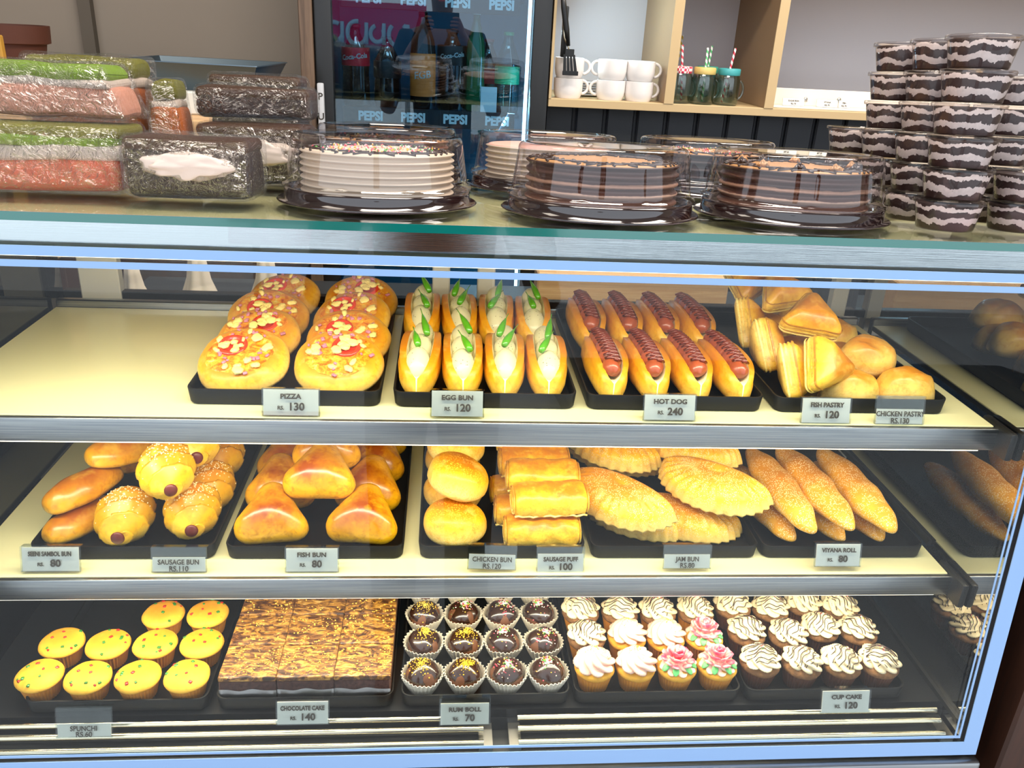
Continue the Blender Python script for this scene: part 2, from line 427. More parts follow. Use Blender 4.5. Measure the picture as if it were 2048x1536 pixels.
M['sprinkle'] = t.set(col=t.ramp(s[0], [(0, '#e0455a'), (.22, '#f0e6d8'), (.42, '#e6b52e'), (.58, '#5aa84e'), (.72, '#ee8a9c'), (.86, '#e8d9b8')], 'CONSTANT'), rough=.4)
M['goldsprinkle'] = plain('gold_crumbs', '#e3b12c', .4, vary=.4, vscale=300)
M['rum'] = plain('rum_ball', '#5f371d', .6, vary=.25, vscale=120, bump=.3, bscale=400)
M['glaze'] = plain('chocolate_glaze', '#2a150d', .22, coat=.5)
M['papercup'] = plain('white_paper_cup', '#d9d0bd', .6)
# ------------------------------------------------------------------ room, street
def slab(name, *a, m, b=0): return struct(name, MB().add(box(*a)), M[m])
slab('floor', -2.2, 2.2, .2, 2.6, -.05, 0, m='floor')
slab('ceiling', -2.2, 2.2, .35, 2.6, 2.7, 2.75, m='ceil')
slab('wall_back', -2.2, 2.2, 2.45, 2.5, 0, 2.7, m='wallgrey')
slab('wall_left', -2.25, -2.2, .35, 2.5, 0, 2.7, m='wallgrey')
slab('wall_right', 2.2, 2.25, .35, 2.5, 0, 2.7, m='wallgrey')
slab('pavement', -8, 8, -8, .2, -.06, -.001, m='pave')
# upright batten of the taupe wall
p0, p1 = SY(166, 60, 2.44), SY(191, 60, 2.44)
struct('trim_1', MB().add(box(p0.x, p1.x, 2.425, 2.45, 0, 2.7)), M['dark'] if 0 else plain('batten', '#5d564c', .8))

# ------------------------------------------------------------------ display case
CASE = Vector((.08, 1.1, 0))
case = thing('display_case', 'glass fronted pastry display case with three lit levels and a flat glass top', 'display case', CASE)
def wobj(name, mb, m, parent, smooth=False, angle=None, off=None, **k):
    o = off if off is not None else parent.location
    for v in mb.v: v -= o
    return obj(name, mb, m, parent, smooth, angle, **k)
def cw(name, mb, m, parent=None, **k): return wobj(name, mb, M[m] if isinstance(m, str) else m, parent or case, off=CASE, **k)
XL, XR = -.605, .716
def lean(m):                        # the front glass leans: its foot stands nearer the street
    for v in m.v: v.y += (v.z-1.297)*.0871
    return m
cw('case_base', MB().add(box(XL-.02, XR+.015, .815, 1.36, 0, .612)), 'darkwood')
cw('base_rail', MB().add(rbox(XL-.03, .747, .786, .812, .568, .604, .005)), 'trim', smooth=True, angle=30)
deck = cw('deck', MB().add(box(XL, XR, .850, 1.33, .639, .653)), 'deck')
cw('deck_well', MB().add(box(XL, XR, .806, .850, .6155, .619)).add(box(XL, XR, .848, .850, .619, .639)), 'darkgrey')
for x0, x1 in ((XL+.005, .076), (.098, .712)):
    for xa, xb in ((x0, x0+.016 if x0 > 0 else x0+.004), (x1-.018, x1)): cw('grille_frame', MB().add(box(xa, xb, .808, .848, .621, .631)), 'steel')
    for y, z in ((.841, .647), (.828, .6405), (.813, .632)):
        cw('grille_bar', MB().add(tube([(x0+.012, y, z), (x1-.012, y, z)], .0042, 12)), 'chrome', smooth=True, angle=60)
for k, (z, y0) in enumerate(((1.061, .897), (.834, .898))):
    sh = cw('shelf', MB().add(rbox(-.60, .703, y0+.004, 1.285, z-.009, z, .001, 1)), 'cream')
    SUB_T = MB().add(rbox(-.604, .706, y0-.004, y0+.004, z-.031, z-.0005, .0018, 2)).add(rbox(-.604, .706, y0+.003, y0+.03, z-.031, z-.028, .001, 1))
    cw('shelf_trim', SUB_T, 'trim', parent=sh, smooth=True, angle=50)
    cw('rear_ledge', MB().add(rbox(-.60, .703, 1.286, 1.298, z-.02, z+.012, .002, 1)), 'trim', parent=sh, smooth=True, angle=40)
    cw('shelf_bracket', MB().add(rbox(.704, .715, .868, .93, z-.034, z+.004, .004, 2)), 'dark', smooth=True, angle=40)
    cw('shelf_bracket', MB().add(rbox(-.604, -.600, .99, 1.27, z-.03, z-.01, .001, 1)), 'dark')
fg = cw('front_glass', lean(MB().add(box(-.63, .742, .857, .862, .609, 1.2975))), 'glass')
b = MB()
def strip(x0, x1, z0, z1): b.add(box(x0, x1, .8558, .857, z0, z1))
strip(-.63, .742, 1.2625, 1.2725); strip(-.63, .713, 1.251, 1.258)
strip(-.63, .742, .6095, .631); strip(-.63, .713, .638, .6415)
strip(.7205, .742, .631, 1.2625); strip(.7105, .713, .6415, 1.251); strip(.7045, .7065, .6415, 1.251)
cw('printed_border', lean(b), 'band', parent=fg)
cw('fascia_panel', MB().add(box(-.63, .742, .8635, .868, 1.262, 1.2955)), 'fascia')
cw('light_housing', MB().add(rbox(XL, XR, .868, .915, 1.262, 1.2915, .002, 1)), 'steel', smooth=True, angle=40)
SLOPE = .072                        # the top falls a little towards the back
TOPR = T(0, .858, 1.302) @ RX(-SLOPE) @ T(0, -.858, -1.302)
def sl(m):
    for i, v in enumerate(m.v): m.v[i] = TOPR @ v
    return m
tg = cw('top_glass', sl(MB().add(box(-.64, .80, .851, 1.43, 1.298, 1.307))), 'topglass')
cw('glass_edge', sl(MB().add(box(-.64, .80, .8495, .851, 1.2982, 1.3068))), 'glassedge', parent=tg)
cw('top_board', sl(MB().add(box(-.63, .79, .912, 1.42, 1.2965, 1.2978))), 'counter')
cw('top_front_strip', sl(MB().add(box(-.63, .79, .864, .912, 1.2965, 1.2978))), 'pinkreflect')
def pane(x0, x1):
    v = [(x, y, z) for x in (x0, x1) for y, z in ((.803, .614), (1.33, .614), (1.33, 1.260), (.8635, 1.2945))]
    return v, [(0, 1, 2, 3), (7, 6, 5, 4), (0, 4, 5, 1), (1, 5, 6, 2), (2, 6, 7, 3), (3, 7, 4, 0)]
cw('side_pane', MB().add(pane(XR, XR+.004)), 'sideglass')
cw('side_pane', MB().add(pane(XL-.004, XL)), 'darkglass')
cw('pane_seal', MB().add(box(XR-.006, XR, .81, 1.33, .653, .660)), 'dark'); cw('pane_seal', MB().add(box(XR-.006, XR, .97, 1.28, .834, .842)), 'dark')
# sliding doors at the rear
for u0, u1 in ((160, 240), (865, 900), (955, 990), (1671, 1702)):
    a, c = SY(u0, 560, 1.33), SY(u1, 560, 1.33)
    cw('door_stile', MB().add(rbox(a.x, c.x, 1.325, 1.345, .653, 1.258, .002, 1)), 'white_frame')
cw('door_rail', MB().add(box(XL, XR, 1.33, 1.345, 1.06, 1.074)).add(box(XL, XR, 1.33, 1.345, .653, .68)), 'dark')
cw('rear_glass', MB().add(box(XL, XR, 1.347, 1.350, .653, 1.257)), M['glass'])
M['led'] = emit('warm_led', (1, .90, .68, 1), 3.0)
def led(z, y, power, tilt):
    s = cw('light_strip', MB().add(box(-.58, .69, y-.005, y+.005, z, z+.004)), 'led')
    area('strip_light', Vector((.055, y, z-.002))-CASE, (radians(tilt), 0, 0), 1.26, .012, power, (1, .89, .66), case)
led(1.256, .880, 3.4, 20); led(1.0258, .905, 3.0, 20); led(.7988, .905, 3.3, 20)

# neighbour cabinet at the right, worktop seen through the left pane
tag(obj('wooden_cabinet', MB().add(rbox(.785, 1.5, .80, 1.35, 0, 1.05, .004, 1)), M['darkwood'], None, False), 'dark brown wooden cabinet beside the lower right corner of the glass case', 'cabinet')
p = SY(0, 597, .9)
sc = thing('side_counter', 'beige topped side counter seen through the dark left pane of the case', 'counter', (-.95, 1.1, 0))
wobj('worktop', MB().add(rbox(-1.3, -.645, .75, 1.7, 1.098, 1.13, .003, 1)), M['beige'], sc)
wobj('cabinet_body', MB().add(box(-1.28, -.67, .78, 1.68, 0, 1.098)), M['darkwood'], sc)

# ------------------------------------------------------------------ trays
def rrect(w, d, r, n=5):
    P = []
    for cx, cy, a0 in ((w/2-r, d/2-r, 0), (-w/2+r, d/2-r, 90), (-w/2+r, -d/2+r, 180), (w/2-r, -d/2+r, 270)):
        for i in range(n+1):
            a = radians(a0+90*i/n); P.append((cx+r*cos(a), cy+r*sin(a)))
    return P
def rings(layers, cap0=True, cap1=True):      # stacked outlines of equal length
    vs = []; fs = []; n = len(layers[0][0])
    for P, z in layers: vs += [(x, y, z) for x, y in P]
    for k in range(len(layers)-1):
        for i in range(n):
            j = (i+1) % n; fs.append((k*n+i, k*n+j, (k+1)*n+j, (k+1)*n+i))
    if cap0: fs.append(tuple(range(n-1, -1, -1)))
    if cap1: fs.append(tuple((len(layers)-1)*n+i for i in range(n)))
    return vs, fs
def tray(x0, x1, y0, y1, z, label):
    w, d, h = x1-x0, y1-y0, .021
    L = [(rrect(w-.008, d-.008, .010), 0), (rrect(w-.004, d-.004, .012), .002), (rrect(w, d, .014), h-.001), (rrect(w-.001, d-.001, .0135), h),
         (rrect(w-.005, d-.005, .0115), h), (rrect(w-.008, d-.008, .010), .004)]
    o = obj('serving_tray', MB().add(rings(L)), M['tray'], None, True, 35); o.location = ((x0+x1)/2, (y0+y1)/2, z+.0004)
    return tag(o, label, 'tray', 'black trays in the display case')
Z1, Z2, Z3 = 1.061, .834, .653; K3 = .93
TF = .0048
for x0, x1, l in ((-.304, -.072, 'black tray under the pizza buns, top shelf'), (-.058, .170, 'black tray under the egg buns, top shelf'),
                  (.182, .411, 'black tray under the hot dogs, top shelf'), (.425, .656, 'black tray under the folded pastries, top shelf right')):
    tray(x0, x1, .931, 1.275, Z1, l)
for x0, x1, l in ((-.525, -.292, 'black tray under the seeni sambol and sausage buns, middle shelf left'), (-.279, -.045, 'black tray under the triangular fish buns, middle shelf'),
                  (-.026, .2, 'black tray under the chicken buns and sausage puffs, middle shelf'), (.208, .444, 'black tray under the crimped jam buns, middle shelf'),
                  (.449, .684, 'black tray under the long sugared rolls, middle shelf right')):
    tray(x0, x1, .935, 1.275, Z2, l)
for x0, x1, l in ((-.567, -.319, 'black tray under the yellow muffins, lowest level left'), (-.309, -.06, 'black tray under the chocolate cake squares, lowest level'),
                  (-.05, .196, 'black tray under the rum balls, lowest level'), (.202, .453, 'black tray under the pink and cream cupcakes, lowest level'),
                  (.459, .708, 'black tray under the brown drizzled cupcakes, lowest level right')):
    tray(x0*K3, x1*K3, .854, 1.20, Z3, l)

# ------------------------------------------------------------------ lettering and price tags
_tc = {}
def text_mb(txt, size, bold=0., extr=.0002):
    key = (txt, size, bold)
    if key not in _tc:
        cu = bpy.data.curves.new('text', 'FONT'); cu.body = txt; cu.size = size; cu.align_x = 'CENTER'; cu.align_y = 'CENTER'
        cu.offset = bold; cu.extrude = extr; cu.resolution_u = 3
        o = bpy.data.objects.new('text', cu); COL.objects.link(o)
        dg = bpy.context.evaluated_depsgraph_get(); dg.update()
        me = bpy.data.meshes.new_from_object(o.evaluated_get(dg))
        m = MB(); m.v = [v.co.copy() for v in me.vertices]; m.f = [tuple(p.vertices) for p in me.polygons]
        bpy.data.objects.remove(o); bpy.data.curves.remove(cu); bpy.data.meshes.remove(me)
        _tc[key] = m
    m = _tc[key]; return [v.copy() for v in m.v], list(m.f)
RXU = RX(pi/2)                      # lying text stands up, facing -Y
def price_tag(u0, u1, vb, y, small, l1, l2, label, h=.0325, card=None, tilt=-16, roll=0., zb=None):
    a, c = SY(u0, vb, y), SY(u1, vb, y); w = c.x-a.x; ctr = (a+c)/2
    t = thing('price_tag', label, 'price tag', (ctr.x, y, ctr.z if zb is None else zb), (radians(tilt), radians(roll), 0), 'price tags in the display case')
    hm = MB().add(box(-w/2, w/2, .0012, .0022, 0, h)).add(box(-w/2, w/2, -.0022, -.0012, 0, h)).add(box(-w/2, w/2, -.0012, .0012, -.001, 0)).add(box(-w/2, w/2, .0022, .010, h-.001, h))
    obj('tag_holder', hm, M['acrylic'], t, False)
    ch = card or h-.0015
    obj('card', MB().add(box(-w/2+.0018, w/2-.0018, -.0006, .0006, .0003, ch)), M['paper'], t, False)
    x = MB()
    if small:
        x.add(text_mb(l1, .0092, .00012), T(0, -.0026, ch*.68) @ RXU @ SCL(.86, 1, 1)).add(text_mb(l2, .0098, .0001), T(0, -.0026, ch*.22) @ RXU @ SCL(.9, 1, 1))
    else:
        k = min(1., (w-.006)/(.0062*len(l1)))
        x.add(text_mb(l1, .0082, .00028), T(0, -.0026, ch*.74) @ RXU @ SCL(k*1.08, 1, 1))
        x.add(text_mb('RS.', .0062, .00016), T(-.0115, -.0026, ch*.30) @ RXU).add(text_mb(l2, .0128, .00035), T(.0065, -.0026, ch*.34) @ RXU)
    obj('lettering', x, M['ink'], t, False)
    return t
SY3 = .812
TAGS = [
 (524, 640, 831, .903, 0, 'PIZZA', '130', 'price tag lettered pizza at 130, top shelf', {}),
 (860, 968, 833, .903, 0, 'EGG BUN', '120', 'price tag lettered egg bun at 120, top shelf', {}),
 (1285, 1391, 840, .903, 0, 'HOT DOG', '240', 'price tag lettered hot dog at 240, top shelf', {}),
 (1600, 1700, 846, .903, 0, 'FISH PASTRY', '120', 'price tag lettered fish pastry at 120, top shelf', {}),
 (1748, 1846, 848, .903, 1, 'CHICKEN PASTRY', 'RS.130', 'clear price tag lettered chicken pastry at 130, top shelf far right', dict(h=.036, card=.019)),
 (43, 162, 1142, .908, 0, 'SEENI SAMBOL BUN', '80', 'price tag lettered seeni sambol bun at 80, middle shelf far left', {}),
 (303, 414, 1143, .908, 1, 'SAUSAGE BUN', 'RS.110', 'clear price tag lettered sausage bun at 110, middle shelf', dict(card=.019)),
 (570, 678, 1143, .908, 0, 'FISH BUN', '80', 'price tag lettered fish bun at 80, middle shelf', {}),
 (934, 1032, 1138, .908, 1, 'CHICKEN BUN', 'RS.120', 'clear price tag lettered chicken bun at 120, middle shelf', dict(card=.020, roll=2)),
 (1072, 1168, 1146, .908, 0, 'SAUSAGE PUFF', '100', 'price tag lettered sausage puff at 100, middle shelf', dict(h=.036, card=.0265)),
 (1325, 1421, 1136, .908, 1, 'JAM BUN', 'RS.80', 'clear price tag lettered jam bun at 80, middle shelf', dict(card=.019)),
 (1628, 1720, 1132, .908, 0, 'VIYANA ROLL', '80', 'price tag lettered for the long sugared rolls at 80, middle shelf right', {}),
 (113, 226, 1473, SY3, 1, 'SPUNCHI', 'RS.60', 'clear price tag lettered spunchi in front of the muffins', dict(h=.039, card=.0172)),
 (552, 659, 1448, SY3, 0, 'CHOCOLATE CAKE', '140', 'price tag lettered chocolate cake at 140, lowest level', dict(h=.0318)),
 (878, 980, 1449, SY3, 0, 'RUM BOLL', '70', 'price tag lettered rum boll at 70, lowest level', dict(h=.0363, card=.0293)),
 (1640, 1738, 1424, SY3, 0, 'CUP CAKE', '120', 'price tag lettered cup cake at 120, lowest level right', dict(h=.0318)),
]
for u0, u1, vb, y, sm, l1, l2, lab, kw in TAGS: price_tag(u0, u1, vb, y, sm, l1, l2, lab, **kw)
# ------------------------------------------------------------------ baked goods in the case
random.seed(7)
U = random.uniform
def N(p, f, s=0): return noise.noise(Vector(p)*f+Vector((s*7.3, s*3.1, s*5.7)))

# --- pizza buns
def pizza(seed):
    rr = random.Random(seed); t = thing('pizza_bun', 'x', 'pizza bun', group='pizza buns')
    R = .0575; kids = []
    def dome(r): return .027*(max(0, 1-(r/R)**2.6))**.45 - .006*math.exp(-(r/.035)**4)
    def df(th, ph):
        x, y, z = sin(ph)*cos(th), sin(ph)*sin(th), cos(ph)
        k = 1+.05*N((x, y, 0), 1.6, seed); r = sp(sin(ph), .55)*R*k
        zz = dome(r/k) if z > 0 else .002-.002*sin(ph)
        return Vector((cos(th)*r, sin(th)*r, max(zz, 0) + (.0012*N((x, y, z), 3, seed) if z > 0 else 0)))
    def H(x, y): return dome(sqrt(x*x+y*y))
    kids.append(obj('dough', MB().add(blob(df, 40, 26)), M['dough'], t))
    tp = []; fs = []; n1, n2 = 10, 36
    for j in range(n1+1):
        for i in range(n2):
            a = 2*pi*i/n2; r = (.042+.006*N((cos(a), sin(a), 0), 2.2, seed+5))*j/n1
            e = .0018*(1-(j/n1)**6)+.0016*N((r*cos(a), r*sin(a), 0), 130, seed)
            tp.append((r*cos(a), r*sin(a), H(r*cos(a), r*sin(a))+e))
    for j in range(n1):
        for i in range(n2):
            k = (i+1) % n2; fs.append((j*n2+i, (j+1)*n2+i, (j+1)*n2+k, j*n2+k))
    kids.append(obj('topping', MB().add((tp, fs)), M['topping'], t))
    tx, ty = rr.uniform(-.016, .010), rr.uniform(-.012, .012); tz = H(tx, ty)
    ring = lathe([(.0168, .0), (.0186, .0018), (.0176, .0042), (.0135, .0042), (.0128, .0026), (0, .0026)], 28)
    kids.append(obj('tomato_slice', MB().add(ring, T(tx, ty, tz)), M['tomato'], t, label='red tomato slice'))
    ch = MB()
    for q in range(20):
        if q < 9: x, y = tx+rr.uniform(-.013, .013), ty+rr.uniform(-.011, .011); b = .0052
        else: a = rr.uniform(0, 6.28); r = rr.uniform(.016, .040); x, y = r*cos(a), r*sin(a); b = .0028
        s = rr.uniform(.0035, .0078); ch.add(ell(s, s*rr.uniform(.5, 1), .0022, nz=.5, fr=2.2, seed=q+seed, nu=12, nv=8), T(x, y, H(x, y)+b) @ RZ(rr.uniform(0, 3)))
    kids.append(obj('cheese', ch, M['cheese'], t, kind='stuff', label='melted cheese patches'))
    on = MB()
    for q in range(26):
        a = rr.uniform(0, 6.28); r = rr.uniform(.02, .043); x, y = r*cos(a), r*sin(a); s = rr.uniform(.0018, .0034)
        on.add(rbox(-s, s, -s*.7, s*.7, -.001, .0012, .0005, 1), T(x, y, H(x, y)+.0025) @ RZ(rr.uniform(0, 3)) @ RX(rr.uniform(-.5, .5)))
    kids.append(obj('onion_bits', on, M['onion'], t, kind='stuff', label='pink onion bits'))
    return Proto(t, kids)
PZ = [pizza(s) for s in (1, 2, 3)]
k = 0
for x, nm in ((-.2475, 'left'), (-.1285, 'right')):
    for (dx, y, z, rx), l in (((.0, .995, .0240, .38), 'front pizza bun of the %s pile, tomato slice on top, resting on the tray'),
                       ((.002, 1.079, .0240, .38), 'pizza bun of the %s pile peeking up right behind the front one'),
                       ((-.002, 1.164, .0240, .38), 'large pizza bun in the middle of the %s pile with a cheese covered tomato slice'),
                       ((.004, 1.249, .0240, .38), 'rearmost pizza bun of the %s pile, mostly hidden')):
        PZ[k % 3].put((x+dx, y, Z1+TF+z), (rx, 0, U(-.4, .4)), l % nm); k += 1

PLACED.clear()
# --- split long buns (egg buns and hot dogs)
def split_bun(L, W, H, seed, gap, lean=0.):
    crust, cr = MB(), MB(); NS = 26; oc, ic = [], []
    nO, nI = 16, 9
    for i in range(NS+1):
        s = -1+2*i/NS; e = max(0., 1-abs(s)**2.8); w = W/2*e**.52+.0002; h = H*(.25+.75*e**.5)*(1 if e > 0 else .2)
        g = gap*W/2*max(0., 1-abs(s/.93)**3.2)**.6*min(1, e*3); y = s*L/2
        n = 1+.05*N((s*2, 0, 0), 1.5, seed); sh = lean*(1-s*s)*.004
        O = []
        for q in range(nO+1):
            a = pi/2-2*pi*q/nO if False else 0
            u = q/nO                      # right rim, round below, left rim
            ang = radians(62)-u*radians(304)
            O.append((w*n*sp(cos(ang), .85)+sh, y, h*.5+h*.55*sp(sin(ang), .8)))
        O[0] = (g+sh, y, h*1.0); O[1] = ((g+w*.93)/2*1.05+.12*w+sh, y, h*.99); O[-1] = (-g+sh, y, h*1.0); O[-2] = (-(g+w*.93)/2*1.05-.12*w+sh, y, h*.99)
        O = [(x, yy, max(z, 0.)) for x, yy, z in O]
        dp = h*.62*max(0., 1-abs(s/.93)**3.2)
        I = []
        for q in range(nI+1):
            u = -1+2*q/nI; I.append((u*g+sh, y, h*1.0-dp*(1-abs(u)**2.2)))
        oc.append(O); ic.append(I)
    def sheet(m, R):
        n = len(R[0]); v = [p for r in R for p in r]; f = []
        for i in range(len(R)-1):
            for q in range(n-1): f.append((i*n+q, (i+1)*n+q, (i+1)*n+q+1, i*n+q+1))
        m.add((v, f))
    sheet(crust, oc); sheet(cr, ic)
    crust.add(([p for p in oc[0]], [tuple(range(nO+1))])); crust.add(([p for p in oc[-1]], [tuple(range(nO, -1, -1))]))
    return crust, cr
def egg_bun(seed):
    rr = random.Random(seed); t = thing('egg_bun', 'x', 'egg bun', group='egg buns')
    c, i = split_bun(.158, .055, .047, seed, .60); kids = [obj('bun', c, M['egg_crust'], t), obj('crumb', i, M['crumb'], t, label='pale bread crumb')]
    for q in range(3):
        y = -.045+q*.043; kids.append(obj('egg_half', MB().add(ell(.0150, .0245, .0150, nz=.05, fr=1.5, seed=q+seed, nu=24, nv=16), T(rr.uniform(-.0015, .0015), y, .0365) @ RX(.42)), M['egg'], t, label='white boiled egg half'))
    for q in range(2):
        y0 = -.03+q*.045+rr.uniform(-.01, .01); a = rr.uniform(-.35, .55); l = rr.uniform(.046, .064); p = []
        for s in range(9):
            u = s/8; p.append((rr.choice((1,))*(.004+sin(a)*l*(u-.3))*(-1 if (seed+q) % 3 == 0 else 1), y0-.006+cos(a)*l*u, .0560+.016*u*(1.-u*.35)*(1.2 if q else .6)))
        kids.append(obj('chilli', MB().add(tube(p, lambda u: .0050*sin(min(1, (u+.12)*1.2)*pi)**.6*(1.05-u*.75)+.0006, 10)), M['chilli'], t, label='green chilli'))
    return Proto(t, kids)
EG = [egg_bun(s) for s in (3, 4, 5, 6)]
L4 = ('leftmost', 'second from left', 'third from left', 'rightmost')
for i in range(4):
    EG[i].put((-.029+i*.0547, 1.018, Z1+TF), (.03, 0, U(-.05, .05)), 'egg bun with green chilli, %s of the front row' % L4[i])
for i in range(4):
    EG[(i+1) % 4].put((-.031+i*.0535, 1.186, Z1+TF+.002), (.05, 0, U(-.06, .06)), 'egg bun with green chilli, %s of the back row' % L4[i])
settle(Z1+TF-.0006, -.053, .165, .935, 1.271)
def hot_dog(seed):
    rr = random.Random(seed); t = thing('hot_dog', 'x', 'hot dog', group='hot dogs')
    c, i = split_bun(.158, .0515, .045, seed, .60, .5); kids = [obj('bun', c, M['egg_crust'], t), obj('crumb', i, M['crumb'], t, label='pale bread crumb')]
    p = [(.0015*sin(s*1.1+seed), -.064+.128*s/30, .038+.004*sin(pi*s/30)) for s in range(31)]
    def rad(u): return .0128*(max(0., 1-abs(2*u-1)**7))**.5*.93*(1+.09*sin(u*52)*sin(u*23+seed))+.0005
    kids.append(obj('sausage', MB().add(tube(p, rad, 18)), M['sausage'], t, label='red brown sausage'))
    m = MB(); pp = []
    for s in range(60):
        u = s/59; x = .0105*sin(s*1.25); pp.append((x, -.054+.108*u, .0388+.004*sin(pi*u)+.0140*sqrt(max(.05, 1-(x/.0140)**2))))
    m.add(tube(pp, .0016, 6)); kids.append(obj('sauce', m, M['sauce'], t, label='zigzag of brown sauce'))
    return Proto(t, kids)
HD = [hot_dog(s) for s in (1, 2, 3)]
for i in range(4):
    HD[i % 3].put((.2145+i*.0547, 1.018, Z1+TF), (.03, .05, .02+i*.015), 'hot dog, %s of the front row' % L4[i])
for i in range(4):
    HD[(i+1) % 3].put((.2145+i*.0547, 1.186, Z1+TF+.002), (.05, .05, .03+i*.012), 'hot dog, %s of the back row' % L4[i])

settle(Z1+TF-.0006, .187, .407, .935, 1.271)
# --- folded fish pastries (triangular) and half-moon chicken pastries
def tri_pts(R, rc, n=7, pin=0.):
    P = []
    for k in range(3):
        a = pi/2+k*2*pi/3; cx, cy = (R-2*rc)*cos(a), (R-2*rc)*sin(a)
        for i in range(n):
            b = a-pi/3+2*pi/3*i/(n-1); P.append((cx+rc*cos(b), cy+rc*sin(b)))
        a2 = a+2*pi/3; P0 = P[-1]; ex, ey = (R-2*rc)*cos(a2)+rc*cos(a2-pi/3), (R-2*rc)*sin(a2)+rc*sin(a2-pi/3)
        for i in range(1, 4): P.append((P0[0]+(ex-P0[0])*i/4, P0[1]+(ey-P0[1])*i/4))
    return P
def fish_pastry(seed):
    t = thing('fish_pastry', 'x', 'pastry', group='triangular fish pastries'); P = tri_pts(.054, .009); n = len(P)
    L = []
    for k, (s, z) in enumerate(((.72, 0), (.93, .003), (1.0, .009), (1.0, .016), (.98, .022), (.86, .029), (.64, .036), (.34, .040), (.04, .0415))):
        L.append(([(x*s*(1+.06*N((x*40, y*40, k*.5), 1, seed)), y*s*(1+.06*N((x*40+9, y*40, k*.5), 1, seed))*.92) for x, y in P], z+.004*N((x_ := s*3, z*200, seed), 1, seed)*(s > .3)))
    m = MB().add(rings(L)); kids = [obj('pastry_shell', m, M['pastry'], t)]
    e = MB()
    for q in range(4):
        z = .004+q*.005; f = [(x*1.005*(1+.07*N((x*60, y*60, q), 1, seed+q)), y*1.005*.92*(1+.07*N((x*60, y*60, q), 1, seed+q+4))) for x, y in P]
        e.add(rings([(f, z), ([(x*1.02, y*1.02) for x, y in f], z+.0012), (f, z+.0028)], False, False))
    kids.append(obj('flaky_edge', e, M['flaky'], t, label='layered pale pastry edge'))
    return Proto(t, kids)
FP = [fish_pastry(s) for s in (1, 2)]
def half_moon(seed, mat, a=.060, b=.040, h=.040, name='pastry_shell'):
    def f(th, ph):
        x, y, z = sin(ph)*cos(th), sin(ph)*sin(th), cos(ph)
        r = sp(sin(ph), .7); w = .78+.22*cos(th*1-pi/2)*0+.0
        yy = r*sin(th)*b*(1. if sin(th) > 0 else .75)
        zz = h*sp(z, .8) if z > 0 else .004*z
        n = 1+.08*N((x, y, z), 1.4, seed)
        return Vector((r*cos(th)*a*n, yy*n, max(-.0, zz*n*(1+.10*N((x, y, z), 3, seed+3)))))
    return blob(f, 36, 22)
def chicken_pastry(seed):
    return obj_proto('chicken_pastry', MB().add(half_moon(seed, None, .0385, .036, .042)), M['pastrypale'], 'pastry', 'domed chicken pastries')
def obj_proto(name, mb, mat, cat, group):
    o = obj(name, mb, mat); tag(o, 'x', cat, group); return Proto(o, [])
CP = [chicken_pastry(s) for s in (4, 9)]
for i, (x, y, z, rot, l) in enumerate((
  (.487, .968, .004, (.95, .0, .62), 'large triangular fish pastry standing at the front left, pale face to the right'),
  (.452, .985, .004, (1.30, 0, 1.35), 'triangular fish pastry on edge at the front left corner of the heap'),
  (.448, 1.062, .004, (1.30, .0, 1.45), 'triangular fish pastry on edge behind the front corner one'),
  (.446, 1.140, .004, (1.30, 0, 1.30), 'dark triangular fish pastry half hidden beside the hot dogs'),
  (.497, 1.060, .052, (.50, .12, -.18), 'triangular fish pastry lying across the middle of the heap'),
  (.492, 1.150, .058, (.40, -.1, .25), 'browned fish pastry high up at the back of the heap'),
  (.466, 1.212, .060, (.45, -.2, .7), 'topmost fish pastry at the left back of the heap'),
  (.500, 1.075, .0, (.06, 0, .9), 'fish pastry lying at the bottom in the middle of the heap'),
  (.492, 1.185, .0, (.06, 0, .2), 'fish pastry lying at the bottom rear of the heap'))):
    dz = .050*abs(sin(rot[0])) if rot[0] > .3 else 0
    FP[i % 2].put((x, y, Z1+TF+z+dz*.62), rot, l)
for i, (x, y, z, rot, l) in enumerate((
  (.545, .972, .0, (.0, 0, .1), 'pale domed chicken pastry at the front beside the triangular one'),
  (.613, .975, .0, (0, 0, -.1), 'rightmost pale chicken pastry in the front corner of the tray'),
  (.580, 1.015, .036, (.22, .0, -.15), 'chicken pastry lying on top of the two front ones'),
  (.572, 1.105, .030, (.1, .05, .1), 'chicken pastry behind the topmost one, browned on top'),
  (.555, 1.180, .030, (.1, .0, .2), 'pale chicken pastry highest at the back of the heap'),
  (.565, 1.060, .0, (0, 0, .4), 'chicken pastry hidden at the bottom behind the front pair'),
  (.570, 1.150, .0, (0, 0, .4), 'chicken pastry lying low at the back right of the heap'))):
    CP[i % 2].put((x, y, Z1+TF+z), rot, l)

settle(Z1+TF-.0006, .430, .652, .936, 1.271)
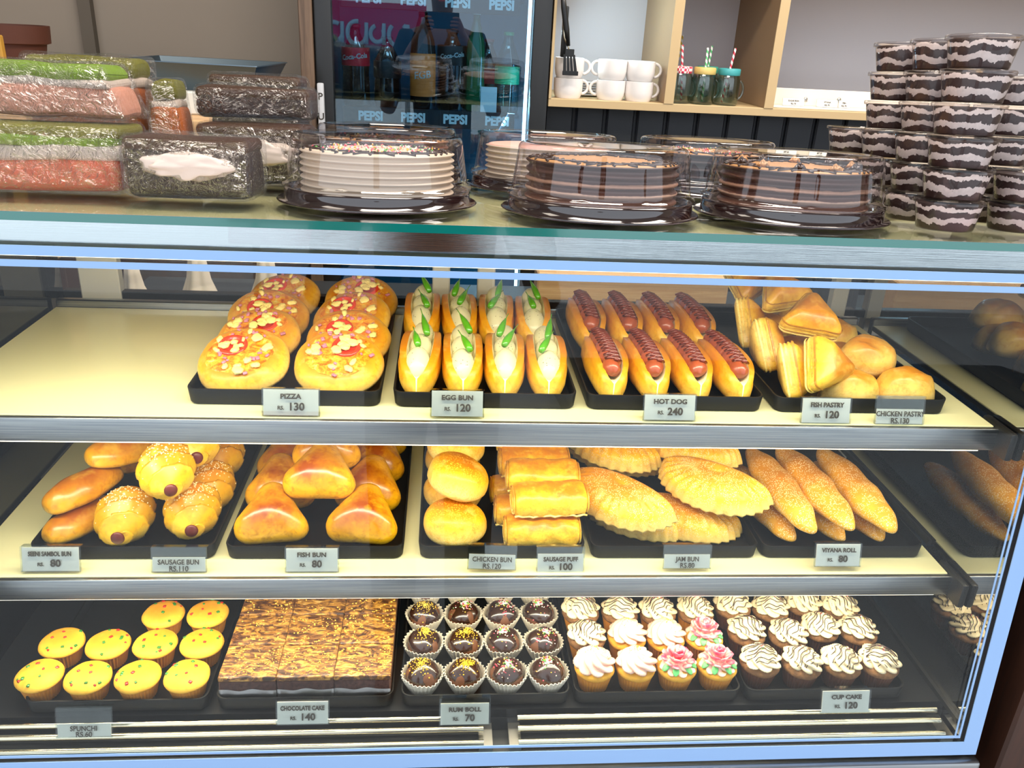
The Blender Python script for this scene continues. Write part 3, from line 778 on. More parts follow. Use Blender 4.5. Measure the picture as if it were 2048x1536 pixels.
# --- middle shelf
def long_bun(seed, a=.054, b=.026, h=.040):
    def f(th, ph):
        s = sp(sin(ph), .6); x = cos(ph)*a; n = 1+.10*N((cos(ph)*2, sin(th), cos(th)), 1.2, seed)
        y = s*cos(th)*b*n; z = s*sin(th); z = z*h*.62*n+h*.36 if z > 0 else z*h*.36+h*.36
        return Vector((x, y, z))
    return blob(f, 28, 24)
SB = [obj_proto('seeni_sambol_bun', MB().add(long_bun(s)), M['seeni'], 'bun', 'long seeni sambol buns') for s in (2, 5)]
for i, (u, v, z, rot, l) in enumerate((
  (140, 1047, .021, (0, 0, 1.0), 'dark seeni sambol bun at the bottom left of the tray, under another'),
  (172, 978, .060, (0, -.12, .9), 'long golden seeni sambol bun lying on the bottom one'),
  (246, 915, .085, (.15, .1, .75), 'seeni sambol bun on top with a torn pale lower edge'),
  (300, 905, .050, (0, 0, .9), 'seeni sambol bun mostly hidden behind the topmost one'))):
    p = S(u, v, Z2+z); SB[i % 2].put((p.x, p.y, p.z-.019), rot, l)

def sausage_bun(seed):
    rr = random.Random(seed); t = thing('sausage_bun', 'x', 'bun', group='spiral sausage buns')
    a = .043
    def rad(s):                       # s -1 (front end) .. 1
        e = max(0., 1-abs(s)**3.0)**.45; return .0355*e*(1-.30*((s-.25)/1.25)**2)
    def coil(s, th):
        g = (s*2.2+th/(2*pi)) % 1.
        return .82+.27*g**1.5
    def f(th, ph):
        s = -cos(ph); r = rad(s)*coil(s, th)
        return Vector((cos(th)*r, s*a+.004*cos(th), sin(th)*r*.95))
    kids = [obj('spiral_dough', MB().add(blob(f, 48, 60)), M['sausbun'], t)]
    kids.append(obj('sausage', MB().add(ell(.0085, .0045, .0095, nu=16, nv=10), T(-.001, -a-.0012, .001)), M['darkmeat'], t, label='dark end of the sausage'))
    m = MB()
    for q in range(210):
        s = rr.gauss(.12, .34); th = rr.gauss(pi/2, .5)
        if abs(s) > .8: continue
        r = rad(s)*coil(s, th)+.0002
        m.add(([(-.0015, 0, 0), (0, -.0009, .0), (.0015, 0, 0), (0, .0009, 0), (0, 0, .0010), (0, 0, -.0010)], [(0, 1, 4), (1, 2, 4), (2, 3, 4), (3, 0, 4), (1, 0, 5), (2, 1, 5), (3, 2, 5), (0, 3, 5)]),
              T(cos(th)*r, s*a+.004*cos(th), sin(th)*r*.95) @ RY(pi/2-th) @ RZ(rr.uniform(0, 3)))
    kids.append(obj('sesame_seeds', m, M['sesame'], t, False, kind='stuff', label='scattered sesame seeds'))
    return Proto(t, kids)
SG = [sausage_bun(s) for s in (1, 2)]
for i, (u, v, z, rz, rx, l) in enumerate((
  (273, 1042, .033, .15, .12, 'spiral sausage bun at the front left, covered in sesame seeds'),
  (384, 1043, .033, .25, .10, 'spiral sausage bun at the front right with its dark sausage end showing'),
  (331, 962, .092, .40, .15, 'large spiral sausage bun lying on the two front ones'),
  (432, 960, .045, .30, .12, 'spiral sausage bun at the right edge behind the front one'),
  (388, 898, .100, .35, .10, 'spiral sausage bun high at the back, cut off by the shelf edge'),
  (468, 912, .052, .35, .10, 'spiral sausage bun at the back right corner of its tray'))):
    p = S(u, v, Z2+z); SG[i % 2].put((p.x, p.y, p.z), (rx, 0, rz), l)

settle(Z2+TF-.0006, -.520, -.297, .940, 1.271, cap=.016)
def fish_bun(seed):
    P = tri_pts(.066, .018, 9); L = []
    prof = [(.88, .0), (.97, .004), (1.0, .010), (.985, .017), (.93, .024), (.84, .030), (.72, .035), (.57, .039), (.40, .042), (.22, .0435), (.04, .044)]
    for s, z in prof:
        L.append(([(x*s*(1+.07*N((x*25, y*25, z*20), 1, seed)), y*s*(1+.07*N((x*25+5, y*25, z*20), 1, seed))) for x, y in P], z))
    m = MB().add(rings(L))
    for v in m.v:                     # apex a little lower than the broad end
        v.z *= 1-.35*max(0., v.y/.06)
    return obj_proto('fish_bun', m, M['fishbun'], 'bun', 'triangular fish buns')
FB = [fish_bun(s) for s in (1, 2, 3)]
for i, (x, y, z, rot, l) in enumerate((
  (-.224, .985, .028, (.55, .0, .10), 'glazed triangular fish bun at the front left corner'),
  (-.101, .985, .028, (.55, 0, -.10), 'glazed triangular fish bun at the front right corner'),
  (-.163, 1.016, .066, (.48, 0, -.04), 'glazed triangular fish bun on top between the two front ones'),
  (-.228, 1.068, .028, (.55, .0, .12), 'fish bun just behind the front left one'),
  (-.100, 1.068, .028, (.55, .0, -.12), 'fish bun just behind the front right one'),
  (-.163, 1.100, .068, (.5, 0, .05), 'fish bun behind the topmost one, cut off by the shelf edge'),
  (-.228, 1.151, .028, (.55, .0, .10), 'fish bun at the back left, mostly covered'),
  (-.098, 1.151, .028, (.55, .0, -.14), 'fish bun leaning at the back right under the shelf'),
  (-.163, 1.184, .068, (.5, .0, -.05), 'fish bun at the very back of the upper layer'),
  (-.100, 1.234, .028, (.55, .0, -.1), 'fish bun in the back right corner of its tray'))):
    p = Vector((x, y, Z2+z+.016))
    FB[i % 3].put((p.x, p.y, p.z-.014), rot, l, scale=(1.1, 1.1, 1.1))

settle(Z2+TF-.0006, -.274, -.050, .940, 1.271)
def round_bun(seed):
    def f(q):
        q.z = q.z*(1.0 if q.z > 0 else .62); return q
    return obj_proto('chicken_bun', MB().add(ell(.0435, .0435, .033, ez=.85, nz=.06, fr=1.2, seed=seed, nu=40, nv=26, fn=f)), M['chickenbun'], 'bun', 'round chicken buns')
CB = [round_bun(s) for s in (1, 2)]
for i, (u, v, z, rot, l) in enumerate((
  (906, 1050, .0255, (0, 0, 0), 'round chicken bun at the front of the tray'),
  (884, 985, .0255, (0, 0, 1), 'round chicken bun mostly hidden behind the front one'),
  (914, 958, .078, (.10, .30, .3), 'round chicken bun on top, tilted to show its pale underside'),
  (896, 920, .030, (0, 0, 2), 'round chicken bun at the left rear peeking past the pile'),
  (910, 893, .080, (0, .1, 0), 'round chicken bun at the back, cut off by the shelf edge'))):
    p = S(u, v, Z2+z); CB[i % 2].put((p.x, p.y, p.z), rot, l)

def puff(seed):
    t = thing('sausage_puff', 'x', 'puff', group='sausage puffs'); L = []
    for i in range(25):
        s = -1+2*i/24; e = (1-abs(s)**9)**.4 if abs(s) < 1 else .0; e = .55+.45*e; n = 28; P = []
        for q in range(n):
            a = 2*pi*q/n; r = 1+.13*N((s*2.5, cos(a), sin(a)), 1.3, seed)+.05*N((s*9, cos(a)*3, sin(a)*3), 1, seed+2)
            P.append((.0255*e*r*sp(cos(a), .75), .020*e*r*sp(sin(a), .8)))
        L.append((P, s*.0525))
    v, f = rings(L); m = MB(); m.v = [Vector((z, x, y+.020)) for x, y, z in v]; m.f = f
    k = [obj('pastry_roll', m, M['puff'], t)]
    e = MB()
    for sx in (-1, 1):
        for q in range(3): e.add(tube([(sx*(.051+.0006*q), .0225*cos(a)*(1-.2*q), .020+.0175*sin(a)*(1-.2*q)) for a in [2*pi*w/20 for w in range(21)]], .0011, 6))
    e.add(tube([(-.05+.1*w/20, -.0235+.001*sin(w), .008+.001*sin(w*2.1)) for w in range(21)], .0016, 6))
    k.append(obj('flaky_edge', e, M['flaky'], t, label='layered pale pastry edge'))
    return Proto(t, k)
PF = [puff(s) for s in (1, 2)]
for i, (u, v, z, rot, l) in enumerate((
  (1092, 1064, .020, (0, 0, .02), 'sausage puff at the front bottom of the pile'),
  (1096, 1000, .062, (.10, 0, .06), 'sausage puff lying on the front one, highest at the front'),
  (1064, 1035, .020, (0, 0, -.05), 'sausage puff of the bottom layer peeking out behind the front one'),
  (1080, 950, .072, (.12, 0, -.03), 'third sausage puff from the front, dark baked upper edge'),
  (1052, 985, .026, (0, 0, .04), 'bottom layer sausage puff peeking out at the left of the pile'),
  (1068, 916, .078, (.1, 0, .03), 'fourth sausage puff from the front on the upper layer'),
  (1062, 890, .082, (.1, 0, 0), 'rearmost sausage puff cut off by the shelf edge'))):
    p = S(u, v, Z2+z); PF[i % 2].put((p.x, p.y, p.z-.018), rot, l)

settle(Z2+TF-.0006, -.021, .195, .940, 1.271)
def jam_bun(seed):
    a, b, h = .084, .056, .036
    def f(th, ph):
        x, y, z = sin(ph)*cos(th), sin(ph)*sin(th), cos(ph)
        r = sp(sin(ph), .62); up = sin(th) > 0
        cr = 1.
        if not up: cr = 1+.03*cos(th*30)*r**10
        yy = r*sin(th)*(b if not up else .020); xx = r*cos(th)*a
        hh = h*(max(0, 1-r**3.0))**.55 if z > 0 else 0
        if not up: hh *= 1-.22*max(0, cos(th*30+1.5))*max(0, min(1, (r-.55)/.2))
        if not up: hh += .009*r**10*(1-r)*8*max(0, cos(th*30)) if z > 0 else 0
        edge = .008*(r > .0)*(1 if z > 0 else 0)*min(1, (1-r)*12)
        return Vector((xx*cr, yy*cr+.02, max(0, hh*.8+edge) if z > 0 else 0))
    return obj_proto('jam_bun', MB().add(blob(f, 104, 34)), M['jam'], 'bun', 'crimped jam buns')
JB = [jam_bun(s) for s in (1,)]
for i, (u, v, z, rot, l) in enumerate((
  (1252, 1052, .010, (0, 0, -.55), 'lower jam bun at the front left, under the large one'),
  (1436, 1050, .010, (0, 0, -.42), 'lower jam bun at the front right, mostly covered'),
  (1256, 1002, .052, (.26, .0, -.78), 'large crimped jam bun lying on top at the left'),
  (1408, 996, .052, (.26, .0, -.66), 'large crimped jam bun lying on top at the right'),
  (1172, 918, .020, (.05, 0, -.6), 'jam bun at the back left corner with dark ridges'),
  (1352, 922, .020, (.05, 0, -.6), 'jam bun hidden behind the large right one'),
  (1222, 900, .062, (.1, 0, -.75), 'jam bun at the upper back left, cut off by the shelf edge'),
  (1366, 900, .064, (.1, 0, -.7), 'jam bun at the upper back right, cut off by the shelf edge'))):
    p = S(u, v, Z2+z); JB[0].put((p.x, p.y, p.z-.004), rot, l)

settle(Z2+TF-.0006, .213, .439, .940, 1.271, cap=.018)
def viyana(seed):
    a = .112
    def f(th, ph):
        s = cos(ph); e = max(0, 1-abs(s)**3.2)**.42; r = .0235*e*(.62+.38*(1-s*s))*(1+.10*N((s*3, cos(th), sin(th)), 1.1, seed)+.05*sin(s*11+th*.9+seed))
        z = sin(th)*r; z = z*.95 if z > 0 else z*.8
        return Vector((cos(th)*r*1.12, s*a, z))
    return obj_proto('viyana_roll', MB().add(blob(f, 26, 44)), M['viyana'], 'sugared roll', 'long sugared rolls')
VR = [viyana(s) for s in (1, 2, 3)]
for i, (u, v, z, rot, l) in enumerate((
  (1502, 1000, .022, (.0, 0, .10), 'leftmost long sugared roll, lying on the tray'),
  (1605, 1000, .022, (0, 0, .12), 'long sugared roll of the lower layer between the second and third upper ones'),
  (1690, 1000, .022, (0, 0, .02), 'long sugared roll of the lower layer near the right, tip showing'),
  (1556, 980, .060, (.03, 0, .06), 'second long sugared roll from the left, in the upper layer'),
  (1625, 975, .062, (.03, 0, .09), 'third long sugared roll from the left, in the upper layer'),
  (1707, 978, .062, (.03, 0, .05), 'rightmost long sugared roll, in the upper layer'))):
    p = S(u, v, Z2+z); VR[i % 3].put((p.x, p.y, p.z), rot, l)

settle(Z2+TF-.0006, .454, .679, .940, 1.271)
# --- lowest level
def fluted(r0, r1, h, n=36, d=.0009, z0=0.):
    def fn(t, r, z, k): return (r+d*(1 if int(round(t/(2*pi)*2*n)) % 2 else -1), z)
    return lathe([(0, z0), (r0, z0), (r0+(r1-r0)*.33, z0+h*.33), (r0+(r1-r0)*.66, z0+h*.66), (r1, z0+h), (r1-.0012, z0+h)], 2*n, fn)
def muffin(seed):
    rr = random.Random(seed); t = thing('muffin', 'x', 'muffin', group='yellow muffins')
    ks = [obj('paper_liner', MB().add(fluted(.0235, .0315, .031)), M['liner'], t, False, label='orange pleated paper liner')]
    R = .0345
    def hz(r): return .030+.0135*max(0, 1-(r/R)**2.4)**.7
    def fn(th, r, z, k): 
        return r*(1+.035*N((cos(th), sin(th), z*30), 1.6, seed)), z+.0012*N((cos(th)*r*60, sin(th)*r*60, 0), 1, seed)
    prof = [(.0295, .027), (.0335, .0285), (R, .031)]+[(R*cos(a)**.7 if a < pi/2 else 0, .0305+.0135*sin(a)) for a in [pi/2*q/9 for q in range(1, 10)]]
    prof[-1] = (0, .044)
    ks.append(obj('cake_top', MB().add(lathe(prof, 36, fn)), M['muffin'], t))
    for q in range(9):
        a = rr.uniform(0, 6.28); r = R*sqrt(rr.uniform(.02, .8)); s = rr.uniform(.0014, .0025)
        z = .0305+.0135*sqrt(max(0, 1-(r/R)**2.6))
        g = (q+seed) % 2
        ks.append(obj('candied_fruit', MB().add(rbox(-s*1.2, s*1.2, -s, s, -.0015, .0014, .0005, 1), T(r*cos(a), r*sin(a), z) @ RZ(rr.uniform(0, 3)) @ RX(rr.uniform(-.3, .3))), M['candygreen' if g else 'candyred'], t, label='green candied fruit' if g else 'red candied fruit'))
    return Proto(t, ks)
MF = [muffin(s) for s in (1, 2, 3)]
k = 0
for row, zz, pts in (('front row', .034, ((87, 1350), (181, 1355), (275, 1350), (368, 1345))), ('second row', .034, ((132, 1286), (221, 1292), (312, 1290), (397, 1287))), ('third row', .034, ((328, 1232), (412, 1235)))):
    for i, (u, v) in enumerate(pts):
        p = S(u, v, Z3+zz); w = L4[i] if len(pts) == 4 else ('left', 'right')[i]
        MF[k % 3].put((p.x, p.y, Z3+TF), (0, 0, U(0, 6)), 'yellow muffin with candied fruit, %s of the %s' % (w, row), scale=(.855, .855, .89)); k += 1

spread(.063, -.522, -.326, .884, 1.16)
def choc_square(seed, front):
    rr = random.Random(seed); w, d, h = .0795, .066, .046
    t = thing('chocolate_cake_square', 'x', 'cake square', group='chocolate cake squares')
    ks = [obj('sponge', MB().add(rbox(-w/2, w/2, -d/2, d/2, 0, h-.008, .002, 1)), M['sponge'], t, True, 40)]
    def fn(q):
        if q.z > h-.003: q.z += .0022*N((q.x*70, q.y*70, 0), 1, seed)+.0012*N((q.x*240, q.y*240, 0), 1, seed)
        return q
    ks.append(obj('frosting', MB().add(rbox(-w/2-.0004, w/2+.0004, -d/2-.0004, d/2+.0004, h-.008, h, .002, 2, 9, fn)), M['frost'], t, True, 60))
    m = MB()
    for q in range(110):
        s = rr.uniform(.0006, .0017); x, y = rr.uniform(-w/2+.003, w/2-.003), rr.uniform(-d/2+.003, d/2-.003)
        if N((x*35, y*35, 3), 1, seed) < -.12: continue
        m.add(ell(s, s*.8, s*.7, nz=.4, fr=2, seed=q, nu=6, nv=4), T(x, y, h+.0008+.0022*N((x*70, y*70, 0), 1, seed)))
    ks.append(obj('chopped_nuts', m, M['nuts'], t, False, kind='stuff', label='golden chopped nuts'))
    if front:
        pts = []; 
        m = MB(); n = 14
        for i in range(n+1):
            x = -w/2+w*i/n; pts += [(x, -d/2-.0012-.0004*sin(i*2.), .0), (x, -d/2-.0012-.0006*sin(i*1.3+seed), .024+.0016*sin(i*.8+seed))]
        m.add((pts, [(2*i, 2*i+2, 2*i+3, 2*i+1) for i in range(n)]))
        o = obj('baking_paper', m, M['parch'], t); md = o.modifiers.new('sheet', 'SOLIDIFY'); md.thickness = .0003
        ks.append(o)
    return Proto(t, ks)
CF = [choc_square(s, True) for s in (1, 2)]; CS = [choc_square(s, False) for s in (3, 4, 5)]
for r in range(4):
    for c in range(3):
        pr = CF[c % 2] if r == 0 else CS[(r+c*2) % 3]
        pr.put((-.1716+(c-1)*.0747, .895+r*.0637, Z3+TF), (0, 0, U(-.01, .01)+(pi if r and (r+c) % 2 else 0)),
               'nut topped chocolate cake square, %s of the %s' % (('left', 'middle', 'right')[c], ('front row, grey baking paper round its foot', 'second row', 'third row', 'rear row')[r]), scale=(K3, K3, K3))

PLACED.clear()
def sprinkle_mb(rr, n, surf, s=.0007, spread=1.):
    m = MB()
    oc = [(1, 0, 0), (0, 1, 0), (-1, 0, 0), (0, -1, 0), (0, 0, 1), (0, 0, -1)]; of = [(0, 1, 4), (1, 2, 4), (2, 3, 4), (3, 0, 4), (1, 0, 5), (2, 1, 5), (3, 2, 5), (0, 3, 5)]
    for q in range(n):
        p = surf(rr); k = s*rr.uniform(.7, 1.3); m.add(([(x*k, y*k, z*k) for x, y, z in oc], of), T(*p) @ RZ(rr.uniform(0, 3)))
    return m
def rum_ball(seed, gold):
    rr = random.Random(seed); t = thing('rum_ball', 'x', 'rum ball', group='rum balls in paper cups')
    n = 30
    def fn(th, r, z, k):
        d = .0016*(1 if int(round(th/(2*pi)*2*n)) % 2 else -1)*(z/.03); return r+d, z+(.0016*sin(th*3+seed)+.0010*sin(th*7))*(z/.03)
    c = MB().add(lathe([(0, .0004), (.019, .0004), (.0225, .008), (.0265, .018), (.0305, .030), (.0298, .0302), (.0260, .018), (.022, .008), (.0185, .0012), (0, .0012)], 2*n, fn))
    ks = [obj('paper_cup', c, M['papercup'], t, False, label='white pleated paper cup')]
    ks.append(obj('ball', MB().add(ell(.0245, .0245, .0225, nz=.06, fr=1.6, seed=seed, nu=28, nv=18), T(0, 0, .0240)), M['rum'], t))
    def gf(th, r, z, k): return (r*(1+.06*sin(th*3+seed)), z-.0018*sin(th*4+seed*2)*(r/.024)**2)
    g = [(.0258*sin(a), .0240+.0240*cos(a)) for a in [radians(5+q*7.2) for q in range(11)]]
    ks.append(obj('glaze', MB().add(lathe([(0, .0482)]+g[0:]+[(g[-1][0]-.0015, g[-1][1]-.0002)], 36, gf)), M['glaze'], t, label='glossy dark chocolate glaze'))
    def surf(rr):
        a = abs(rr.gauss(0, .42)); b = rr.uniform(0, 6.28); a = min(a, 1.2); return .0262*sin(a)*cos(b), .0262*sin(a)*sin(b)+.002, .0240+.0244*cos(a)
    m = sprinkle_mb(rr, 150 if gold else 130, surf, .0011)
    ks.append(obj('sprinkles', m, M['goldsprinkle' if gold else 'sprinkle'], t, False, kind='stuff', label='golden crumbs' if gold else 'coloured sugar sprinkles'))
    return Proto(t, ks)
RG = [rum_ball(s, True) for s in (1, 2)]; RS_ = [rum_ball(s, False) for s in (3, 4)]
GOLD = {(0, 0), (1, 0), (0, 1), (1, 1), (0, 2), (0, 3)}
for r, pts in enumerate((((847, 1348), (935, 1342), (1018, 1342), (1103, 1346)), ((843, 1300), (930, 1290), (1012, 1290), (1086, 1295)), ((846, 1254), (934, 1240), (1008, 1240), (1079, 1245)), ((848, 1212), (936, 1203), (1010, 1202), (1080, 1204)))):
    for c, (u, v) in enumerate(pts):
        gold = (c, r) in GOLD
        pr = (RG if gold else RS_)[(r+c) % 2]
        p = Vector((-.0181+c*.0575, .886+r*.0618, 0))
        pr.put((p.x, p.y, Z3+TF), (0, 0, U(0, 6)), 'rum ball with %s, %s of the %s' % ('golden crumbs' if gold else 'coloured sprinkles', L4[c], ('front row', 'second row', 'third row', 'rear row')[r]), scale=(K3, K3, K3))
PLACED.clear()
def swirl(R, H, tw, n=8, seed=0, z0=0., lean=.004):
    prof = []; K = 22
    for k in range(K+1):
        u = k/K; r = R*(1-u**1.55)*(.86+.14*sin(min(1, u*5)*pi/2)); r *= 1+.05*sin(u*pi*5.2); prof.append((max(r, .0), z0+H*u))
    prof[-1] = (0, z0+H)
    def fn(t, r, z, k):
        u = k/K; return r*(1+.17*cos(n*(t+tw*u))*(1-u*.4)+.04*cos(t+seed)), z+.0022*cos(t-u*5.5)*(1-u)+.0012*sin(n*(t+tw*u))*(1-u)
    return lathe([(R*.55, z0-.001)]+prof, 64, lambda t, r, z, k: (r, z) if k == 0 else fn(t, r, z, k-1))
def cupcake(kind, seed):
    rr = random.Random(seed)
    grp = {'flower': 'cupcakes with pink icing flowers', 'pink': 'cupcakes with plain pale swirl', 'drizzle': 'drizzled yellow cupcakes', 'choc': 'drizzled brown cupcakes'}[kind]
    t = thing('cupcake', 'x', 'cupcake', group=grp); dark = kind in ('choc', 'drizzle')
    ks = [obj('paper_liner', MB().add(fluted(.0225, .0305, .032)), M['linerdark' if kind == 'choc' else 'liner'], t, False, label='pleated paper liner')]
    prof = [(.028, .029), (.0318, .031), (.0335, .035), (.032, .040), (.026, .0445), (.014, .047), (0, .0475)]
    ks.append(obj('cake', MB().add(lathe(prof, 32, lambda th, r, z, k: (r*(1+.03*N((cos(th), sin(th), z*40), 2, seed)), z))), M['spongebrown' if dark else 'spongeyellow'], t))
    if kind == 'flower':
        ks.append(obj('icing', MB().add(swirl(.029, .016, 1.5, 9, seed, .042)), M['pink_icing'], t))
        m = MB()
        for ring, (n, rad, z, tilt, ln) in enumerate(((9, .017, .050, .45, .022), (8, .012, .056, .85, .021), (6, .007, .061, 1.15, .019), (3, .002, .064, 1.4, .014))):
            for q in range(n):
                a = 2*pi*(q+.5*ring)/n+rr.uniform(-.15, .15)
                pet = ell(.0062, ln*.55, .0024, ez=.8, nz=.15, fr=2, seed=q+ring*9, nu=12, nv=8, axis='y', fn=lambda v: Vector((v.x*(1+.35*v.y/.011), v.y, v.z+.12*abs(v.x)+18*v.y*v.y*.35)))
                m.add(pet, RZ(a) @ T(0, rad, z) @ RX(tilt+rr.uniform(-.1, .1)))
        ks.append(obj('icing_flower', m, M['petal'], t, label='pink and cream icing flower'))
        for a in (.9, -.5, 3.6, -2.0, -1.1):
            lf = ell(.0055, .0085, .0022, ez=1.1, nu=12, nv=8, axis='y', fn=lambda v: Vector((v.x, v.y, v.z+.25*abs(v.x))))
            ks.append(obj('icing_leaf', MB().add(lf, RZ(a-pi/2) @ T(0, .025, .047) @ RX(-.45)), M['leaf'], t, label='green icing leaf'))
    else:
        H = .031 if kind == 'pink' else .025
        ks.append(obj('frosting', MB().add(swirl(.0315, H, 2.3, 8, seed, .0435)), M['pink_icing' if kind == 'pink' else 'cream_icing'], t))
        def hgt(r): return .0435+H*max(0, 1-(r/.031))**.62
        def surf(rr):
            r = abs(rr.gauss(.0, .012)); r = min(r, .026); b = rr.uniform(0, 6.28); return r*cos(b), r*sin(b), hgt(r)+.0012
        if dark:
            m = MB()
            for q in range(9):
                x0 = -.026+.0062*q+rr.uniform(-.0015, .0015); p = []
                for s in range(17):
                    y = -.029+.058*s/16; x = x0+.0025*sin(s*.9+q)+y*.18; r = sqrt(x*x+y*y)
                    if r > .0295: continue
                    p.append((x, y, hgt(r)+.0018))
                if len(p) > 3: m.add(tube(p, .00075, 5))
            ks.append(obj('chocolate_drizzle', m, M['drizzle'], t, kind='stuff', label='thin lines of dark chocolate'))
        ks.append(obj('sprinkles', sprinkle_mb(rr, 60 if dark else 45, surf, .0008), M['sprinkle' if dark else 'goldsprinkle'], t, False, kind='stuff', label='coloured sprinkles' if dark else 'golden sprinkles'))
    return Proto(t, ks)
K = {'flower': [cupcake('flower', 1), cupcake('flower', 2)], 'pink': [cupcake('pink', 3), cupcake('pink', 4)], 'drizzle': [cupcake('drizzle', 5), cupcake('drizzle', 6)], 'choc': [cupcake('choc', 7), cupcake('choc', 8), cupcake('choc', 9)]}
cnt = 0
def lay(kind, u, v, lab, zc=.049):
    global cnt
    p = S(u, v, Z3+zc); K[kind][cnt % len(K[kind])].put((p.x, p.y, Z3+TF), (U(-.03, .03), U(-.03, .03), U(0, 6) if kind != 'flower' else U(-.3, .3)), lab, scale=(.84, .84, .885)); cnt += 1
for kind, u, v, l in (('pink', 1192, 1325, 'cream swirl cupcake in an orange liner, front row leftmost'), ('pink', 1279, 1330, 'cream swirl cupcake in an orange liner, second in the front row'),
  ('flower', 1355, 1327, 'pink flower cupcake in the front row, between the swirl cupcake and the corner one'), ('flower', 1441, 1335, 'pink flower cupcake at the right end of the front row'),
  ('drizzle', 1178, 1262, 'chocolate drizzled cupcake at the left end of the second row'), ('pink', 1259, 1272, 'pale pink swirl cupcake in the second row, beside the drizzled one'),
  ('pink', 1331, 1268, 'pale pink swirl cupcake in the second row, beside the flower one'), ('flower', 1406, 1270, 'pink flower cupcake in the second row'),
  ('drizzle', 1158, 1212, 'chocolate drizzled cupcake, leftmost of the back row behind the swirls'), ('drizzle', 1239, 1213, 'chocolate drizzled cupcake, second of the back row behind the swirls'),
  ('drizzle', 1318, 1213, 'chocolate drizzled cupcake, third of the back row behind the swirls'), ('drizzle', 1397, 1212, 'chocolate drizzled cupcake, last of the back row behind the flower one'),
  ('choc', 1521, 1310, 'brown drizzled cupcake, leftmost of the front row in the right tray'), ('choc', 1608, 1318, 'brown drizzled cupcake, second of the front row in the right tray'),
  ('choc', 1683, 1315, 'brown drizzled cupcake, third of the front row in the right tray'), ('choc', 1768, 1316, 'brown drizzled cupcake, rightmost of the front row in the right tray'),
  ('choc', 1494, 1252, 'brown drizzled cupcake, leftmost of the middle row in the right tray'), ('choc', 1576, 1258, 'brown drizzled cupcake, second of the middle row in the right tray'),
  ('choc', 1641, 1242, 'brown drizzled cupcake, third of the middle row in the right tray'), ('choc', 1722, 1250, 'brown drizzled cupcake, rightmost of the middle row in the right tray'),
  ('choc', 1467, 1203, 'brown drizzled cupcake, leftmost of the back row in the right tray'), ('choc', 1540, 1204, 'brown drizzled cupcake, second of the back row in the right tray'),
  ('choc', 1608, 1200, 'brown drizzled cupcake, third of the back row in the right tray'), ('choc', 1675, 1203, 'brown drizzled cupcake, rightmost of the back row in the right tray')):
    lay(kind, u, v, l)
    if 'last of the back' in l: spread(.0575, .2175, .392, .887, 1.16)
spread(.0575, .456, .629, .887, 1.16)
# ------------------------------------------------------------------ on top of the case
ZT = 1.307
BEFORE = set(o.name for o in COL.objects)
M['wrap'] = clear('cling_wrap', '#f4f4f4', 1.33, rough=.07, extra=.055, bump=(85, (1, 3.4, 1), 1.0, .03, 1.8))
def layer_mat(name, stops, nsc=26, amp=.16, rough=.6, coat=0., fine=240, bs=.35, axis=2):
    t = NT(name); g = t.sep(t.coord('Generated')); o = t.shifted(t.coord())
    n = t.math('ADD', t.math('MULTIPLY', t.math('SUBTRACT', t.noise(o, nsc, 4, .65), .5), amp*2), g[axis])
    c = t.ramp(n, stops, 'CONSTANT'); c = t.mix(t.math('MULTIPLY', t.noise(o, fine, 3), .3), c, '#ffffff' if 0 else '#3a2418', 'MULTIPLY')
    t.bump(t.noise(o, fine, 4), bs, .0015)
    return t.set(col=c, rough=rough, coat=coat)
M['greensponge'] = plain('green_sponge', '#86a825', .6, vary=.2, vscale=60, bump=.4, bscale=260)
M['olivetop'] = plain('olive_cake_top', '#7d7a16', .4, vary=.25, vscale=30, bump=.3, bscale=200)
M['pinksponge'] = plain('pink_sponge', '#dc6a4c', .6, vary=.2, vscale=40, bump=.4, bscale=260)
M['orangesponge'] = plain('orange_sponge', '#c96a2c', .6, vary=.2, vscale=40, bump=.4, bscale=260)
M['palepink'] = plain('pale_pink_sponge', '#dd9a80', .65, vary=.12, vscale=40, bump=.3, bscale=260)
M['filling'] = plain('cream_filling', '#dcc8b8', .5, vary=.06, vscale=60)
M['choco'] = plain('chocolate_cake', '#2e1a14', .6, vary=.35, vscale=60, bump=.5, bscale=220)
M['chocotop'] = plain('brown_cake_top', '#4a2a14', .45, vary=.3, vscale=40, bump=.4, bscale=220)
M['yellowboard'] = plain('gold_cake_board', '#c0a83e', .4)
def wavy(x0, x1, y0, y1, z0, z1, b, seed, amp=.004, tl=0., tr=0.):
    """soft cake layer; tl/tr push the upper left/right ends in or out"""
    def fn(q):
        n = Vector((N((q.x*18, q.y*18, q.z*18), 1, seed), N((q.x*18+9, q.y*18, q.z*18), 1, seed), N((q.x*18, q.y*18+9, q.z*18), 1, seed)))
        return q+n*amp
    return rbox(x0, x1, y0, y1, z0, z1, b, 3, 6, fn)
def shear(mb, k, z0=0.):              # lean the right end: x grows downwards there
    for v in mb.v:
        v.x += k*max(0., v.x)*(z0-v.z)
    return mb
def wrapped(name, loc, rz, parts, size, label, cat, grp, wrapb=.012, sh=0.):
    t = thing(name, label, cat, loc, (0, 0, rz), grp)
    for nm, mat, mb, lab in parts: obj(nm, shear(mb, sh) if sh else mb, M[mat], t, label=lab)
    x, y, z = size
    w = MB().add(wavy(-x/2-.004, x/2+.004, -y/2-.004, y/2+.004, 0, z+.004, wrapb, 91+int(x*1000), .003))
    obj('cling_wrap', shear(w, sh) if sh else w, M['wrap'], t, label='crinkled clear cling wrap')
    return t
